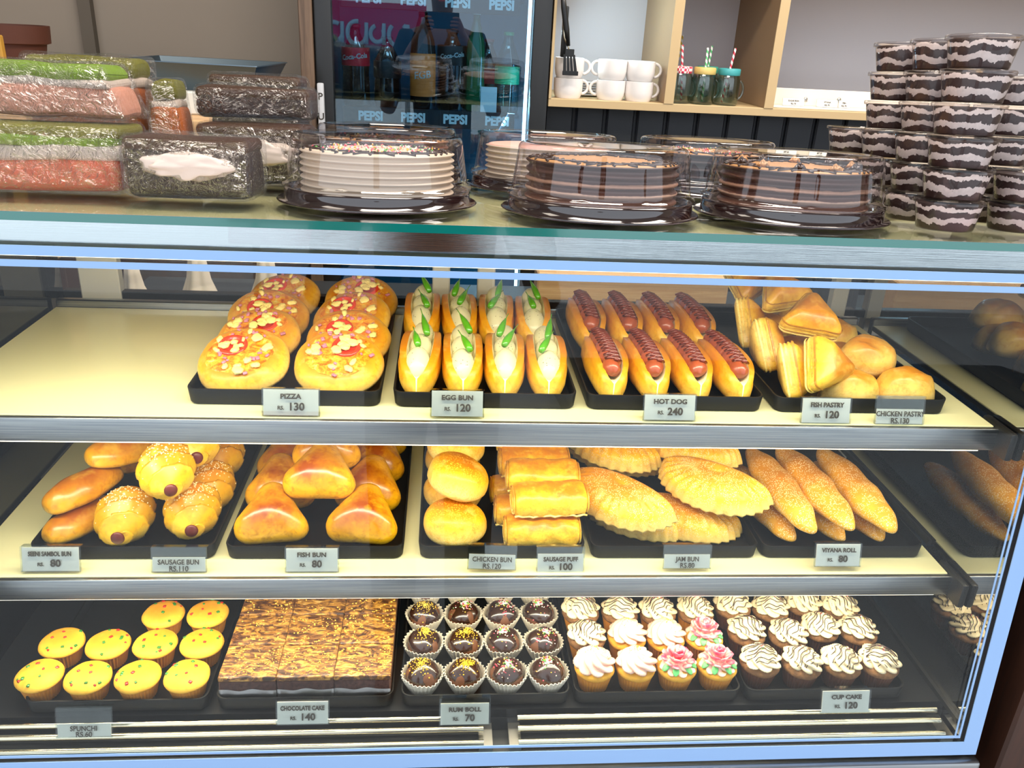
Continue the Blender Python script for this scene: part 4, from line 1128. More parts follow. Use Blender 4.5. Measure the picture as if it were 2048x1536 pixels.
def ribbon(x, y, z, g, f, seed, pink='pinksponge', green='greensponge', top=None):
    P = [('pink_layer', pink, MB().add(wavy(-x/2, x/2, -y/2, y/2, .002, z*(1-g-f), .010, seed)), 'pink sponge layer'),
         ('cream_layer', 'filling', MB().add(wavy(-x/2+.001, x/2-.001, -y/2+.001, y/2-.001, z*(1-g-f)-.004, z*(1-g)+.002, .005, seed+3, .006)), 'cream filling'),
         ('green_layer', green, MB().add(wavy(-x/2, x/2, -y/2, y/2, z*(1-g), z-.004 if top else z, .010, seed+1)), 'green sponge layer')]
    if top: P.append(('cake_skin', top, MB().add(wavy(-x/2-.0005, x/2+.0005, -y/2-.0005, y/2+.0005, z-.014, z, .006, seed+1, .002)), 'olive baked skin'))
    return P
def chocblock(x, y, z, seed, hole=True):
    P = [('chocolate_layer', 'choco', MB().add(wavy(-x/2, x/2, -y/2, y/2, .002, z-.008, .010, seed)), 'dark chocolate sponge'),
         ('cake_skin', 'chocotop', MB().add(wavy(-x/2, x/2, -y/2, y/2, z-.016, z, .007, seed+1, .002)), 'brown baked skin')]
    if hole:
        pts = []; n = 30
        m = MB().add(ell(x*.36, .004, z*.22, ez=.8, nz=.35, fr=2.6, seed=seed, nu=36, nv=16, axis='y'), T(.005, -y/2-.0012, z*.56))
        P.append(('cream_filling', 'filling', m, 'patch of pale cream filling'))
    return P
G1, G2 = 'wrapped ribbon cakes', 'wrapped chocolate cakes'
wrapped('ribbon_cake', (-.478, 1.012, ZT+.0025), .03, ribbon(.24, .088, .074, .32, .14, 11, top='olivetop'), (.24, .088, .074), 'cling wrapped pink and green ribbon cake at the far left front of the counter', 'cake', G1)
wrapped('ribbon_cake', (-.478, 1.052, ZT+.0815), -.02, ribbon(.235, .070, .058, .30, .06, 21, pink='palepink'), (.235, .070, .058), 'pale ribbon cake with bright green top lying on the front ribbon cake', 'cake', G1, .008, 3.2)
wrapped('ribbon_cake', (-.455, 1.175, ZT+.0025), -.02, ribbon(.14, .075, .148, .16, .05, 31, pink='orangesponge', green='olivetop'), (.14, .075, .148), 'ribbon cake with olive skin standing tallest at the back left', 'cake', G1, .008, .6)
wrapped('ribbon_cake', (-.3525, 1.165, ZT+.0025), .12, ribbon(.045, .085, .125, .2, .04, 41, pink='orangesponge', green='olivetop'), (.045, .085, .125), 'orange and olive cake slice leaning behind the ribbon cakes', 'cake', G1, .008, 5.)
wrapped('chocolate_cake_block', (-.281, .988, ZT+.0025), -.04, chocblock(.136, .075, .066, 51), (.136, .075, .066), 'cling wrapped chocolate cake block with pale cream patch at the counter front', 'cake', G2)
wrapped('chocolate_cake_block', (-.244, 1.148, ZT+.0025), -.08, chocblock(.136, .085, .076, 61), (.136, .085, .076), 'chocolate cake block behind the front one, rounded brown top', 'cake', G2, .016)
wrapped('chocolate_cake_block', (-.250, 1.190, ZT+.083), -.05, chocblock(.146, .07, .040, 71, False), (.146, .07, .040), 'shiny wrapped chocolate block stacked on another chocolate block', 'cake', G2)
wrapped('chocolate_cake_block', (-.275, 1.325, ZT+.0025), -.04, chocblock(.13, .075, .136, 81, False), (.13, .075, .136), 'brown chocolate block standing rearmost behind the chocolate stack', 'cake', G2)

# --- round cakes in clear domed containers
M['dome'] = clear('clear_dome_plastic', '#f6f4f6', 1.45, extra=.04)
M['domebase'] = NT('dark_container_base').set(col='#1c0f10', rough=.08, spec=.7, coat=.6)
def container(x, y, label, R=.118, sticker=False):
    t = thing('cake_container', label, 'cake container', (x, y, ZT+.0006), (0, 0, U(0, 1)), 'domed cake containers')
    n = 36
    base = [(0, .0), (R*.86, 0), (R*.99, .0015), (R, .003), (R*.985, .0045), (R*.93, .004), (R*.925, .014), (R*.915, .018), (R*.89, .018), (R*.885, .010), (R*.80, .006), (0, .006)]
    obj('base', MB().add(lathe(base, 72)), M['domebase'], t, label='dark glossy base')
    rib = lambda th, r, z, k: (r*(1-.022*max(0, cos(9*th))**10*max(0, min(1, (z-.024)/.004, (.068-z)/.008))), z)
    lid = [(R*.945, .019), (R*.94, .0225), (R*.905, .023), (R*.898, .027)]+[(R*(.898-.05*q/8), .027+.042*q/8) for q in range(1, 9)]+[(R*(.848-.05*(1-cos(a))), .069+.009*sin(a)) for a in [pi/2*q/6 for q in range(1, 7)]]+[(R*.74, .0782), (R*.73, .0768), (R*.45, .0768), (0, .0768)]
    obj('lid', MB().add(lathe(lid, 216, rib)), M['dome'], t, label='clear fluted lid')
    if sticker:
        obj('sticker', MB().add(rbox(-.024, .024, -.014, .014, .0784, .0789, 0)), M['paper'], t, False, label='small pale sticker')
    return t
M['buttercream'] = plain('buttercream', '#d9c6ac', .5, vary=.04)
M['layered'] = layer_mat('layered_frosting', [(0, '#7a4e3a'), (.10, '#b98f74'), (.20, '#6b402e'), (.32, '#c09a80'), (.42, '#5c3526'), (.56, '#a47a60'), (.64, '#4e2c20'), (.9, '#3e221a')], 30, .05, .45)
M['caramel'] = plain('brown_frosting', '#7d5240', .45, vary=.2, vscale=30)
M['tanicing'] = plain('tan_icing', '#b98a56', .4, vary=.1)
M['pinktop'] = plain('pale_pink_top', '#eab9a4', .5)
def round_cake(x, y, label, side, top, R=.088, H=.052, ridges=7, drz=True, spr=60, seed=1, pearls=0):
    rr = random.Random(seed)
    t = thing('round_cake', label, 'cake', (x, y, ZT+.0072), (0, 0, rr.uniform(0, 6)), 'round cakes under domes')
    pr = [(0, 0), (R*.97, 0)]+[(R*(1+.026*cos(2*pi*ridges*q/56)), H*q/56) for q in range(57)]+[(R*.97, H+.001), (R*.9, H+.0005)]
    obj('frosted_side', MB().add(lathe(pr, 64)), M[side], t)
    obj('icing_top', MB().add(lathe([(R*.985, H-.002), (R*.99, H+.001), (R*.95, H+.0025), (0, H+.002)], 64)), M[top], t)
    if drz:
        m = MB()
        for q in range(30):
            a = 2*pi*q/30; k0 = .62+.12*rr.random()
            m.add(tube([(R*(k0+(.985-k0)*s/11)*cos(a+.10*sin(s*.75+q)), R*(k0+(.985-k0)*s/11)*sin(a+.10*sin(s*.75+q)), H+.0032-.0012*(s/11)**4) for s in range(12)], .0013, 6))
        obj('chocolate_drizzle', m, M['drizzle'], t, kind='stuff', label='dark chocolate drips')
    if spr:
        def surf(rr): r = R*sqrt(rr.uniform(.0, .75)); a = rr.uniform(0, 6.28); return r*cos(a), r*sin(a), H+.0035
        obj('sprinkles', sprinkle_mb(rr, spr, surf, .0018), M['sprinkle'], t, False, kind='stuff', label='coloured sprinkles')
    if pearls:
        for q in range(pearls):
            a = 2*pi*q/pearls; obj('icing_rosette', MB().add(swirl(.007, .009, 1.5, 6, q, 0)), M['drizzle' if q % 2 else 'tanicing'], t).location = (R*.78*cos(a), R*.78*sin(a), H+.0025)
    return t
CK = [((-.078, 1.012), 'front left', 'buttercream', 'buttercream', 7, True, 160, 0, 'white ridged cake with drizzle and sprinkles inside the front left dome'),
      ((.186, .988), 'front middle', 'layered', 'tanicing', 5, True, 0, 0, 'brown layered cake inside the front middle dome'),
      ((.430, 1.008), 'front right', 'layered', 'tanicing', 5, True, 0, 10, 'brown cake with dark rosettes inside the front right dome'),
      ((.150, 1.240), 'rear middle', 'buttercream', 'pinktop', 7, False, 0, 0, 'white ridged cake with pale pink top inside the rear middle dome'),
      ((.392, 1.258), 'rear right', 'choco', 'tanicing', 5, True, 110, 0, 'dark cake with coloured crumbs inside the rear right dome'),
      ((-.084, 1.270), 'rear left', 'caramel', 'tanicing', 6, True, 60, 0, 'brown cake inside the dome behind the front left one')]
for i, ((x, y), w, sd, tp, rg, dz, spk, pl, lab) in enumerate(CK):
    container(x, y, 'clear domed cake container on a dark base, %s of the counter' % w, sticker=i in (3, 5))
    round_cake(x, y, lab, sd, tp, ridges=rg, drz=dz, spr=spk, pearls=pl, seed=i+3)

# --- trifle cups
M['cup'] = clear('clear_cup_plastic', '#f3f1f1', 1.4, extra=.01)
M['trifle'] = layer_mat('layered_trifle', [(0, '#3a201b'), (.22, '#e2d2ca'), (.46, '#35201c'), (.74, '#e0d0c8'), (.90, '#33201b')], 42, .34, .55)
def trifle():
    t = thing('trifle_cup', 'x', 'dessert cup', group='layered chocolate trifle cups')
    h = .0345; prof = [(0, .0003), (.0305, .0003), (.0316, .002), (.0372, h-.004), (.0392, h-.0035), (.0392, h-.0015)]
    ks = [obj('cup', MB().add(lathe(prof, 40)), M['cup'], t, True, 50, label='clear plastic cup')]
    ks.append(obj('lid', MB().add(lathe([(.0398, h-.004), (.0402, h-.0005), (.039, h+.0008), (.036, h+.0008), (.0352, h-.0006), (0, h-.0006)], 40)), M['cup'], t, True, 50, label='clear flat lid'))
    ks.append(obj('trifle', MB().add(lathe([(0, .001), (.0300, .001), (.0309, .0025), (.0364, h-.0045), (.034, h-.003), (0, h-.003)], 48)), M['trifle'], t, label='layers of chocolate crumb and cream'))
    return Proto(t, ks)
TC = trifle(); PLACED.clear(); PITCH_Z = .0356
LV = ('bottom', 'second', 'third', 'fourth', 'fifth', 'top')
for x, y, n, nm, k0 in ((.597, .945, 6, 'front stack of six', 0), (.600, 1.028, 6, 'stack right behind the front one', 0), (.596, 1.110, 6, 'third stack from the front', 0),
                    (.588, 1.192, 3, 'short rear stack of three beside the domes', 0), (.690, .950, 2, 'short stack of two at the right picture edge', 0), (.700, 1.032, 5, 'right rear stack', 0)):
    for k in range(n):
        TC.put((x+U(-.0015, .0015), y+U(-.0015, .0015), ZT+.0002+k*PITCH_Z), (0, 0, U(0, 6)), 'chocolate trifle cup, %s of the %s' % ('top' if k == n-1 else LV[k], nm))

for o in [o for o in COL.objects if o.name not in BEFORE and o.parent is None]:
    o.matrix_world = TOPR @ Matrix.LocRotScale(o.location, Euler(o.rotation_euler), o.scale)
# ------------------------------------------------------------------ behind the counter
# fridge
FY = 2.1
def bob(name, mb, m, parent, **k): return wobj(name, mb, M[m] if isinstance(m, str) else m, parent, **k)
fr = thing('drinks_fridge', 'black glass door drinks fridge with lit right edge behind the counter', 'fridge', (-.03, 2.27, 0))
M['fridgein'] = plain('fridge_lining', '#1f566e', .5)
M['coolled'] = emit('cool_led', (.78, .95, 1, 1), 5.)
M['fridgeglass'] = clear('fridge_glass', '#cfe6f2', 1.45, extra=.04)
M['strip'] = plain('black_price_strip', '#101820', .4)
M['letterw'] = plain('white_lettering', '#d5dede', .5)
X0, X1 = -.303, .246
bob('cabinet', MB().add(box(X0, X0+.02, 2.14, 2.44, 0, 1.95)).add(box(X1-.02, X1, 2.14, 2.44, 0, 1.95)).add(box(X0, X1, 2.42, 2.44, 0, 1.95)).add(box(X0, X1, 2.14, 2.44, 0, .12)).add(box(X0, X1, 2.14, 2.44, 1.75, 1.95)), 'black', fr)
bob('lining', MB().add(box(X0+.021, X1-.021, 2.41, 2.419, .12, 1.75)).add(box(X0+.0205, X0+.024, 2.16, 2.41, .12, 1.75)).add(box(X1-.024, X1-.0205, 2.16, 2.41, .12, 1.75)), 'fridgein', fr)
dw0, dw1 = -.262, .203
bob('door_frame', MB().add(rbox(X0, dw0, FY, 2.138, .06, 1.93, .004, 2)).add(rbox(dw1, X1, FY, 2.138, .06, 1.93, .004, 2)).add(box(dw0, dw1, FY+.002, 2.138, .06, .16)).add(box(dw0, dw1, FY+.002, 2.138, 1.8, 1.93)), 'black', fr, smooth=True, angle=40)
bob('door_glass', MB().add(box(dw0, dw1, FY+.012, FY+.017, .16, 1.8)), 'fridgeglass', fr)
bob('led_strip', MB().add(box(.193, .201, FY+.045, FY+.052, .16, 1.8)), 'coolled', fr, label='bright white light strip')
area('fridge_light', Vector((.185, 2.165, 1.35))-fr.location, (0, radians(-62), 0), .9, .015, 6.0, (.62, .88, 1.0), fr)
hd = bob('handle', MB().add(rbox(-.299, -.284, 2.083, 2.099, 1.13, 1.352, .003, 2)), plain('white_handle', '#c9ccd0', .4), fr, smooth=True, angle=40, label='white vertical handle')
lt = MB()
for i, ch in enumerate('PULL'): lt.add(text_mb(ch, .022, .0004), T(-.2915, 2.0828, 1.322-i*.045) @ RXU)
bob('handle_lettering', lt, 'ink', hd, off=fr.location)
for z in (1.292, 1.556):
    sh = bob('wire_shelf', MB().add(box(-.25, .185, 2.17, 2.40, z-.01, z)), clear('shelf_glass', '#d5e6ea', 1.06), fr)
    bob('price_strip', MB().add(rbox(-.248, .174, 2.160, 2.168, z-.038, z+.004, .001, 1)), 'strip', fr, label='black strip with white lettering')
    lt = MB()
    for i in range(4): lt.add(text_mb('PEPSI', .0295, .0014), T(-.182+i*.104, 2.1592, z-.017) @ RXU @ SCL(.92, 1, 1))
    bob('strip_lettering', lt, 'letterw', fr)
# bottles
M['cola'] = plain('dark_cola', '#120a08', .12, coat=.6)
M['greenglass'] = plain('green_bottle_glass', '#0f5c34', .1, coat=.7)
M['clearpet'] = clear('clear_bottle', '#b9e2d8', 1.4, extra=.04)
M['redlab'] = plain('red_label', '#d0182c', .4); M['orangelab'] = plain('orange_label', '#d9722a', .4, vary=.25, vscale=40); M['greenlab'] = plain('green_label', '#14a56c', .4); M['blacklab'] = plain('black_label', '#15100f', .4)
M['redcap'] = plain('red_cap', '#b32032', .4); M['bluecap'] = plain('dark_cap', '#2a3440', .4)
def bottle(x, y, z, r, h, body, cap, lab, label, txt=None, lz=(.42, .66), tcol='letterw', ts=.02):
    t = thing('drink_bottle', label, 'bottle', (x, y, z), (0, 0, 0), 'bottles in the fridge')
    pr = [(0, 0), (r*.9, 0), (r, .004), (r, h*.25), (r*.95, h*.4), (r, h*.55), (r*.92, h*.68), (r*.55, h*.82), (r*.36, h*.9), (r*.34, h*.965), (0, h*.965)]
    obj('bottle_body', MB().add(lathe(pr, 32)), M[body], t)
    obj('cap', MB().add(lathe([(r*.40, h*.955), (r*.42, h*.96), (r*.42, h*.995), (0, h)], 20)), M[cap], t)
    if lab:
        o = obj('label_band', MB().add(lathe([(r*1.015, h*lz[0]), (r*1.02, h*lz[0]+.001), (r*1.02, h*lz[1]-.001), (r*1.015, h*lz[1])], 32)), M[lab], t, label='printed label band')
        if txt:
            v, f = text_mb(txt, ts, .0005); m = MB()
            for p in v:
                a = -pi/2+p.x/(r*1.02); m.v.append(Vector((r*1.028*cos(a), r*1.028*sin(a), h*(lz[0]+lz[1])/2+p.y+p.x*.12)))
            m.f = f; obj('label_lettering', m, M[tcol], t, False)
    return t
BZ = 1.2925
bottle(-.222, 2.23, BZ, .034, .19, 'cola', 'redcap', 'redlab', 'cola bottle with a red label at the left of the fridge shelf', 'Coca-Cola', (.50, .72), ts=.016)
bottle(-.145, 2.24, BZ, .034, .165, 'cola', 'bluecap', 'blacklab', 'short dark bottle, second from the left in the fridge')
bottle(-.056, 2.20, BZ, .031, .235, 'cola', 'letterw', 'orangelab', 'bottle with a large orange label in the middle of the fridge', 'EGB', (.14, .56), ts=.024)
bottle(.016, 2.235, BZ, .037, .19, 'cola', 'bluecap', 'blacklab', 'black cola bottle with white script beside the orange label one', 'Coca-Cola', (.56, .8), ts=.015)
bottle(.074, 2.22, BZ, .024, .235, 'greenglass', 'letterw', None, 'slim green glass bottle in the fridge')
bottle(.155, 2.23, BZ, .031, .19, 'clearpet', 'greenlab', 'greenlab', 'clear bottle with a green label at the right of the fridge shelf', None, (.36, .58))
bottle(.112, 2.33, BZ, .030, .17, 'cola', 'redcap', 'redlab', 'bottle with a red cap in the second row of the fridge', None, (.36, .58))
tag(obj('menu_card', MB().add(rbox(.088, .128, 2.178, 2.181, BZ, BZ+.062, 0)), M['letterw'], None, False), 'white card standing against the bottles in the fridge', 'card')

# wooden post at the fridge, left wall things
tag(obj('wooden_post', MB().add(rbox(-.335, -.3045, 2.09, 2.13, 0, 2.69, .002, 1)), M['trimwood'], None, False), 'rough brown wooden post left of the fridge', 'post')
bt = thing('back_worktop', 'pale wooden worktop behind the counter at the left', 'worktop', (-.85, 1.98, 0))
bob('worktop_board', MB().add(rbox(-1.6, -.345, 1.72, 2.3, 1.26, 1.30, .003, 1)), 'wood', bt)
bob('cabinet_body', MB().add(box(-1.58, -.36, 1.76, 2.28, 0, 1.26)), 'darkwood', bt)
tag(obj('white_carton', MB().add(rbox(-.66, -.39, 1.80, 1.98, 1.3002, 1.345, .003, 1)), M['white_frame'], None, False), 'low white carton under the metal baking pan', 'carton')
def pan():
    a = [(rrect(.235, .15, .004, 2), .0), (rrect(.285, .20, .006, 2), .052), (rrect(.290, .205, .007, 2), .052), (rrect(.289, .204, .007, 2), .054), (rrect(.283, .198, .006, 2), .0535), (rrect(.233, .148, .004, 2), .0015)]
    o = obj('baking_pan', MB().add(rings(a)), plain('blue_grey_pan', '#5d6b75', .38, .85), None, True, 30); o.location = (-.50, 1.90, 1.3455); o.rotation_euler = (0, 0, -.12)
    tag(o, 'blue grey metal baking pan on the white carton behind the cakes', 'baking pan')
pan()
def pot():
    t = thing('flower_pot', 'terracotta flower pot at the far left of the back worktop', 'pot', (-.905, 1.95, 1.3002))
    M['terra'] = plain('terracotta', '#4e2616', .7, vary=.15)
    obj('pot_body', MB().add(lathe([(0, 0), (.048, 0), (.066, .115), (.060, .115), (.044, .008), (0, .008)], 36)), M['terra'], t, True, 50)
    obj('rim', MB().add(lathe([(.067, .112), (.074, .114), (.076, .148), (.068, .148), (.064, .113)], 36)), M['terra'], t, True, 50)
pot()
tag(obj('yellow_slat', MB().add(rbox(-.846, -.823, 1.73, 1.745, 1.3002, 1.435, .002, 1)), plain('yellow_wood', '#b98a33', .6), None, False), 'short yellow wooden slat at the left picture edge in front of the flower pot', 'slat')

# cube shelving at the right
su = thing('wall_shelving', 'tan cube shelving on the wall at the right of the fridge', 'shelving', (.9, 2.25, 1.32))
bx = MB().add(rbox(.2485, 1.9, 2.10, 2.40, 1.3215, 1.3405, .001, 1))
bob('bottom_board', bx, 'beige', su)
for x, w in ((.2485, .006), (.5315, .0235), (.783, .0235)):
    bob('divider', MB().add(rbox(x, x+w, 2.1005, 2.40, 1.3405, 2.0, .001, 1)), 'beigeside', su)
    bob('front_edge', MB().add(box(x, x+w, 2.0985, 2.1005, 1.3405, 2.0)), 'beige', su)
bob('back_panel', MB().add(box(.2485, 1.9, 2.40, 2.41, 1.3215, 2.0)), 'wallwhite', su)
bob('top_board', MB().add(rbox(.2485, 1.9, 2.10, 2.40, 1.638, 1.66, .001, 1)), 'beige', su)
bob('inner_board', MB().add(rbox(.8065, 1.9, 2.125, 2.3995, 1.3405, 1.345, .001, 1)), 'white_frame', su)
bob('low_upstand', MB().add(rbox(.8065, 1.9, 2.18, 2.186, 1.345, 1.385, .001, 1)), plain('cream_upstand', '#efe2d0', .5), su)
# navy tongue and groove boards under it
pn = MB()
for i in range(22):
    x = .25+i*.078; pn.add(rbox(x, x+.070, 2.16, 2.18, .2, 1.3205, .004, 1))
pn.add(box(.25, 1.97, 2.172, 2.19, .2, 1.3205)); struct('trim_2', pn, M['navy'])
# mugs, plates, utensils
SZ = 1.3407
def mug(x, y, z, rz, lab):
    t = thing('mug', lab, 'mug', (x, y, z), (0, 0, rz), 'white mugs on the shelf')
    obj('cup', MB().add(lathe([(0, .001), (.026, .001), (.030, 0), (.0335, .008), (.0355, .020), (.0355, .0455), (.0345, .046), (.0335, .0455), (.033, .02), (.030, .008), (0, .006)], 40)), M['white'], t, True, 60)
    obj('handle', MB().add(tube([(.034+.0165*sin(a), 0, .0255-.0155*cos(a)) for a in [pi*q/14 for q in range(15)]], .0036, 10)), M['white'], t)
for (x, rz, nm) in ((.300, .15, 'left stack behind the slotted turner'), (.405, pi-.1, 'middle stack'), (.475, .1, 'right stack')):
    for k in range(2): mug(x, 2.145 if x < .35 else 2.142, SZ+k*.0462, rz+(.0 if k == 0 else -.1), 'white mug, %s of the %s' % (('lower', 'upper')[k], nm))
for k in range(6):
    o = obj('saucer', MB().add(lathe([(0, 0), (.030, 0), (.052, .004), (.053, .005), (.030, .0016), (0, .0016)], 40)), M['white']); o.location = (.358, 2.245, SZ+k*.0058)
    tag(o, 'white saucer, %s of the pile behind the mugs' % (('bottom',)+LV[1:5]+('top',))[k], 'saucer', 'white saucers on the shelf')
tn = thing('slotted_turner', 'black slotted turner hanging blade down before the left mugs', 'turner', (.306, 2.088, 1.40), (0, 0, 0))
def tpos(u, v): return SY(u, v, 2.088)
a, c = tpos(1127, 8), tpos(1137, 100)
bob('turner_handle', MB().add(tube([tpos(1125, -20), tpos(1128, 15), tpos(1133, 60), tpos(1137, 92)], lambda u: .0045+.003*sin(u*pi), 10)), 'black', tn, smooth=True)
bob('shaft', MB().add(tube([tpos(1126, 40), tpos(1129, 75), tpos(1137, 95), tpos(1138, 103)], .0018, 8)), 'chrome', tn, smooth=True)
bl = MB(); b0 = tpos(1138, 98)
def bp_(x, z): return (b0.x+x+.0002+(b0.z-z)*.12, z)
for xa, xb in ((-.017, -.0095), (-.0078, -.0008), (.0008, .0078), (.0095, .017)):
    pts = [(x, z) for x, z in ((xa*.8, b0.z-.012), (xb*.8, b0.z-.012), (xb, b0.z-.052), (xa, b0.z-.052))]
    v = [(bp_(x, z)[0], y, z) for y in (2.0865, 2.0885) for x, z in pts]; bl.add((v, [(0, 1, 2, 3), (7, 6, 5, 4), (0, 4, 5, 1), (1, 5, 6, 2), (2, 6, 7, 3), (3, 7, 4, 0)]))
bl.add(rbox(b0.x-.009, b0.x+.013, 2.0862, 2.0888, b0.z-.016, b0.z+.0, .001, 1)).add(rbox(b0.x-.012, b0.x+.026, 2.0862, 2.0888, b0.z-.058, b0.z-.048, .001, 1))
bob('blade', bl, 'black', tn, label='black slotted blade')
bob('hook', MB().add(tube([tpos(1125, -18), tpos(1124, -30), Vector((.2685, 2.098, tpos(1124, -30).z))], .0015, 8)), 'chrome', tn)
tag(obj('spatula', MB().add(rbox(.2705, .284, 2.103, 2.112, 1.4335, 1.545, .003, 2)), M['black'], None, True, 40), 'black spatula handle standing behind the slotted turner', 'spatula')
# mason jars
M['jarglass'] = clear('jar_glass', '#dde8e4', 1.5, extra=.05)
def stripe_mat(name, c):
    t = NT(name); s = t.sep(t.coord()); a = t.math('MULTIPLY', t.math('ARCTAN2', s[1], s[0]), 1/(2*pi)); f = t.math('FRACT', t.math('ADD', a, t.math('MULTIPLY', s[2], 70)))
    return t.set(col=t.mix(t.math('LESS_THAN', f, .5), c, '#e9e4dc'), rough=.4)
STR = {c: stripe_mat(c+'_striped_straw', h) for c, h in (('red', '#d02c44'), ('yellow', '#d8b23c'), ('green', '#49a566'), ('blue', '#2f6bb0'))}
def check_mat(name, c):
    t = NT(name); k = t.n('ShaderNodeTexChecker'); t.put(t.coord(), k.inputs[0]); k.inputs['Scale'].default_value = 160; t.put(srgb(c), k.inputs[1]); t.put(srgb('#e8dfd6'), k.inputs[2])
    return t.set(col=k.outputs[0], rough=.4)
def jar(x, y, lidm, lab):
    t = thing('mason_jar', lab, 'jar', (x, y, SZ), (0, 0, 0), 'glass handle jars on the shelf')
    obj('glass', MB().add(lathe([(0, 0), (.026, 0), (.029, .004), (.0295, .060), (.027, .068), (.025, .071), (.0245, .078), (.0235, .078), (.0235, .071), (.028, .060), (.0275, .006), (0, .005)], 40)), M['jarglass'], t)
    obj('lid', MB().add(lathe([(.0262, .070), (.0268, .072), (.0268, .0835), (.025, .0855), (.006, .0855), (.0055, .0795), (0, .0795)], 36)), lidm, t, True, 50, label='coloured screw lid')
    obj('handle', MB().add(tube([(.0275+.013*sin(a), 0, .036-.021*cos(a)) for a in [pi*q/12 for q in range(13)]], .0034, 8)), M['jarglass'], t)
for x, y, c, chk, lab in ((.576, 2.14, '#c22448', True, 'glass jar with red checked lid, left of the jar row'), (.634, 2.136, '#cdb36a', False, 'glass jar with yellow lid, middle of the jar row'),
                     (.697, 2.14, '#3f9a9c', False, 'glass jar with teal lid, right of the jar row'), (.664, 2.215, '#3f9a86', False, 'glass jar with green lid behind the row')):
    jar(x, y, check_mat('checked_lid', c) if chk else plain('jar_lid', c, .4), lab)
def straw(x, y, c, lean, top, lab):
    o = obj('drinking_straw', MB().add(tube([(0, 0, 0), (0, 0, .05), (0, 0, top)], .0026, 10)), STR[c], None); o.location = (x-lean*.078, y, SZ+.006); o.rotation_euler = (0, math.atan(lean), 0)
    tag(o, lab, 'straw', 'striped straws in the jars')
straw(.5765, 2.14, 'red', -.10, .128, 'red striped straw in the red lidded jar')
straw(.6345, 2.136, 'green', -.02, .124, 'green striped straw in the yellow lidded jar')
straw(.6975, 2.14, 'red', .13, .127, 'red striped straw in the teal lidded jar')
straw(.6645, 2.215, 'green', .06, .128, 'green striped straw in the jar behind the row')
straw(.606, 2.30, 'yellow', .08, .150, 'tall yellow striped straw leaning behind the jars')
straw(.600, 2.33, 'blue', .02, .135, 'blue striped straw behind the red lidded jar')
# small labels and hooks in the white compartment
for u0, u1, vb, l in ((1563, 1607, 218, 'small clear price label at the left in the white compartment'), (1631, 1674, 220, 'small clear price label in the middle of the white compartment'), (1675, 1698, 220, 'small clear price label at the right in the white compartment')):
    a, c = SY(u0, vb, 2.15), SY(u1, vb, 2.15); w = c.x-a.x
    t = thing('shelf_label', l, 'label', ((a.x+c.x)/2, 2.15, 1.3452), (radians(-12), 0, 0), 'small labels in the white compartment')
    obj('holder', MB().add(box(-w/2, w/2, 0, .0012, 0, .019)), M['acrylic'], t, False)
    obj('card', MB().add(box(-w/2+.001, w/2-.001, -.0008, -.0002, .001, .018)), M['paper'], t, False)
    obj('lettering', MB().add(text_mb('SUGAR BUN' if u0 < 1600 else ('VIYANA' if u0 < 1650 else 'FISH'), .006, .0002), T(0, -.001, .012) @ RXU @ SCL(.85, 1, 1)).add(text_mb('RS.70', .006, .0002), T(0, -.001, .005) @ RXU), M['ink'], t, False)
for u, v, l in ((1612, 199, 'left small clear suction hook above the labels'), (1679, 200, 'right small clear suction hook above the labels')):
    p = SY(u, v, 2.177); o = obj('suction_hook', MB().add(lathe([(0, .003), (.003, .003), (.005, .001), (.0055, 0), (0, 0)], 20), RX(pi/2)).add(tube([(0, -.003, 0), (0, -.008, -.001), (0, -.009, -.005), (0, -.012, -.004)], .0012, 8)), M['steel'])
    o.location = (p.x, 2.18, max(p.z, 1.36)); tag(o, l, 'hook', 'suction hooks')

# things seen through the rear glass
wt = thing('prep_table', 'dark preparation table behind the case', 'table', (.05, 1.62, 0))
bob('table_top', MB().add(rbox(-.60, .75, 1.40, 1.70, .965, .99, .002, 1)), plain('slate_top', '#33373c', .35), wt)
for sx in (-.56, .70):
    for sy in (1.44, 1.66): bob('leg', MB().add(rbox(sx-.02, sx+.02, sy-.02, sy+.02, 0, .965, .002, 1)), 'darkgrey', wt)
def napkin(u, v0, w, seed, lab):
    top = SY(u, v0, 1.47); h = top.z-.9902
    def fn(t, r, z, k): 
        q = z/h; return r*(1+(.22*cos(4*t+seed)+.10*sin(7*t+seed))*(1-q*.6)), z
    o = obj('folded_napkin', MB().add(lathe([(w, 0), (w*.84, h*.14), (w*.60, h*.36), (w*.42, h*.60), (w*.34, h*.85), (w*.30, h), (0, h)], 48, fn)), M['napkin']); o.location = (top.x, 1.47, .9902)
    tag(o, lab, 'napkin', 'white napkins behind the rear glass')
napkin(262, 535, .038, 0, 'white folded napkin at the left, seen through the rear glass')
napkin(392, 508, .047, 1, 'tall white folded napkin, second from left through the rear glass')
napkin(530, 512, .048, 2, 'white folded napkin partly behind the pizza buns')
a, c = SY(1076, 545, 1.50), SY(1462, 548, 1.50)
tag(obj('wooden_board', MB().add(rbox(a.x, c.x, 1.50, 1.56, .9902, a.z, .003, 1)), M['wood'], None, False), 'pale wooden board standing behind the rear glass above the hot dogs', 'board')

